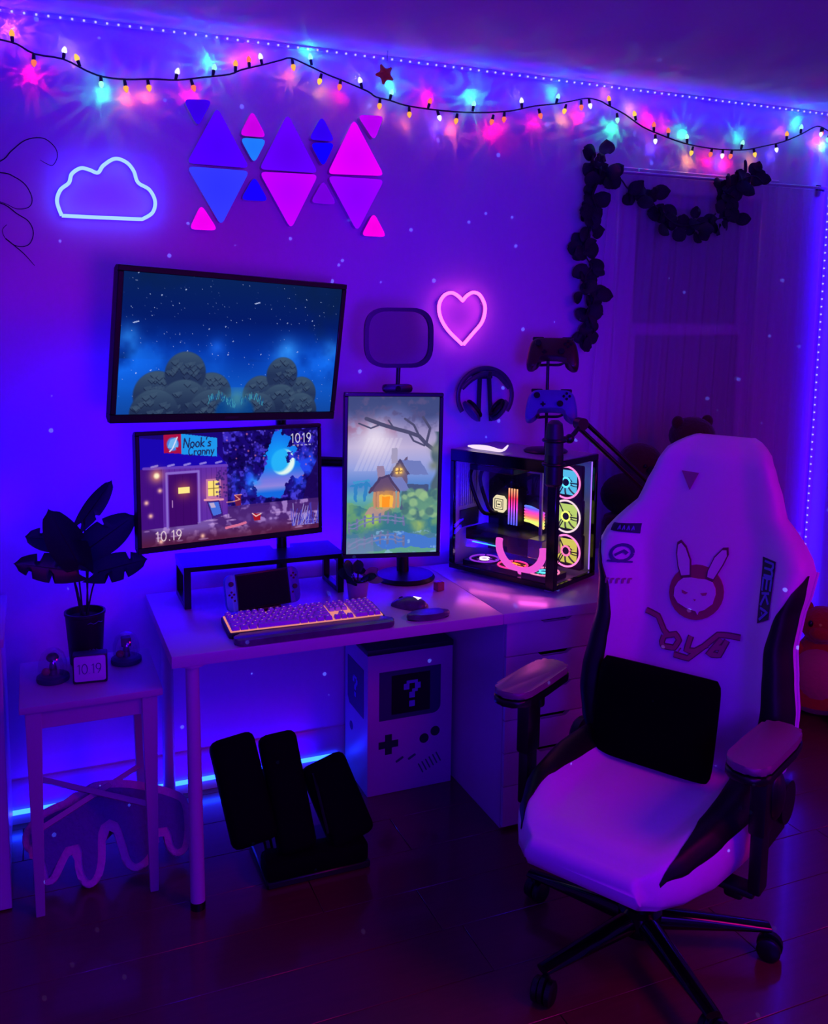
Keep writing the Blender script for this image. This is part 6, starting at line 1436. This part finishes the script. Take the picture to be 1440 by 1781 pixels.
    bm = NB(); tube(bm, [(.08, .0, .318), (.20, .005, .300), (.235, .008, .285)], .007, 8); box(bm, (.215, -.016, .255), (.262, .032, .292), .010, 2); done('tilt_lever', bm, 'black_plastic', t)
    bm = NB(); cyl(bm, (0, 0, .07), (0, 0, .20), .030, n=20); cyl(bm, (0, 0, .20), (0, 0, .31), .018, n=16); done('gas_lift', bm, 'black_plastic', t)
    bm = NB(); lathe(bm, [(0, .062), (.05, .062), (.056, .075), (.056, .120), (.045, .130), (0, .130)], n=24); done('base_hub', bm, 'black_gloss', t)
    yaw = -61.43
    for w in (46.6, 118.6, 190.6, 262.6, 334.6):
        a = R(w - yaw); M = Matrix.Rotation(a, 4, 'Z')
        Rr = .335
        bm = NB(); rows = []
        for i in range(9):
            v = i / 8; x = .035 + (Rr - .035) * v; wd = .030 - .010 * v; zt = .124 - .034 * v ** 1.2; zb = .066 + .006 * v
            rows.append([(x, wd * math.cos(R(k)) * 1.0, (zt + zb) / 2 + (zt - zb) / 2 * math.sin(R(k))) for k in range(0, 360, 30)])
        V = sheet(bm, rows, closed=True); bm.faces.new(V[0]); bm.faces.new(V[-1]); bmesh.ops.transform(bm, matrix=M, verts=bm.verts); sp = done('base_spoke', bm, 'black_gloss', t)
        bm = NB(); rr_ = random.Random(int(w)); M2 = M @ Matrix.Translation((Rr - .012, 0, 0)) @ Matrix.Rotation(rr_.uniform(0, 6.28), 4, 'Z')
        for e in (-1, 1): lathe(bm, [(0, -.010), (.024, -.010), (.030, -.006), (.030, .006), (.024, .010), (0, .010)], n=22, M=M2 @ Matrix.Translation((.014, e * .0165, .0302)) @ Matrix.Rotation(R(90), 4, 'X'))
        cs = done('castor', bm, 'black_plastic', t)
        bm = NB(); lathe(bm, [(0, -.014), (.0325, -.014), (.0325, .014), (0, .014)], n=20, M=M2 @ Matrix.Translation((.014, 0, .036)) @ Matrix.Rotation(R(90), 4, 'X') @ Matrix.Scale(.4, 4, (0, 0, 1)))
        cyl(bm, M2 @ Vector((0, 0, .04)), M2 @ Vector((0, 0, .085)), .0075, n=10); done('castor_fork', bm, 'black_plastic', cs)
    # loose lumbar cushion
    M = Matrix.Translation((1.42, 1.826, 0)) @ Matrix.Rotation(R(yaw), 4, 'Z') @ Matrix.Translation((-.040, .128, .585)) @ Matrix.Rotation(R(-14), 4, 'X') @ Matrix.Rotation(R(-1), 4, 'Y')
    l = thing('lumbar_cushion', 'black velvet lumbar cushion leaning on the back of the gaming chair', 'cushion'); l.matrix_world = M
    bm = NB(); rows = []
    for i in range(15):
        v = -1 + 2 * i / 14; zz = .132 * math.copysign(abs(v) ** .8, v); row = []
        for k in range(40):
            a = 2 * math.pi * k / 40; c, s = math.cos(a), math.sin(a)
            e = (1 - abs(v) ** 5) ** .5; row.append((.168 * math.copysign(abs(c) ** .45, c) * (.94 + .06 * e), .052 * math.copysign(abs(s) ** .8, s) * (.25 + .75 * e), zz))
        rows.append(row)
    V = sheet(bm, rows, closed=True); bm.faces.new(V[0]); bm.faces.new(V[-1]); done('pillow', bm, 'black_velvet', l, ang=70)
    bm = NB(); box(bm, (-.170, -.010, -.05), (-.160, .006, .05), .002, 1); done('side_label', bm, 'patch_navy', l)
mat('pad_top', (122, 96, 106), 0.42)
gaming_chair()

for _m in list(bpy.data.materials):
    if _m.users == 0: bpy.data.materials.remove(_m)
bpy.context.view_layer.update()
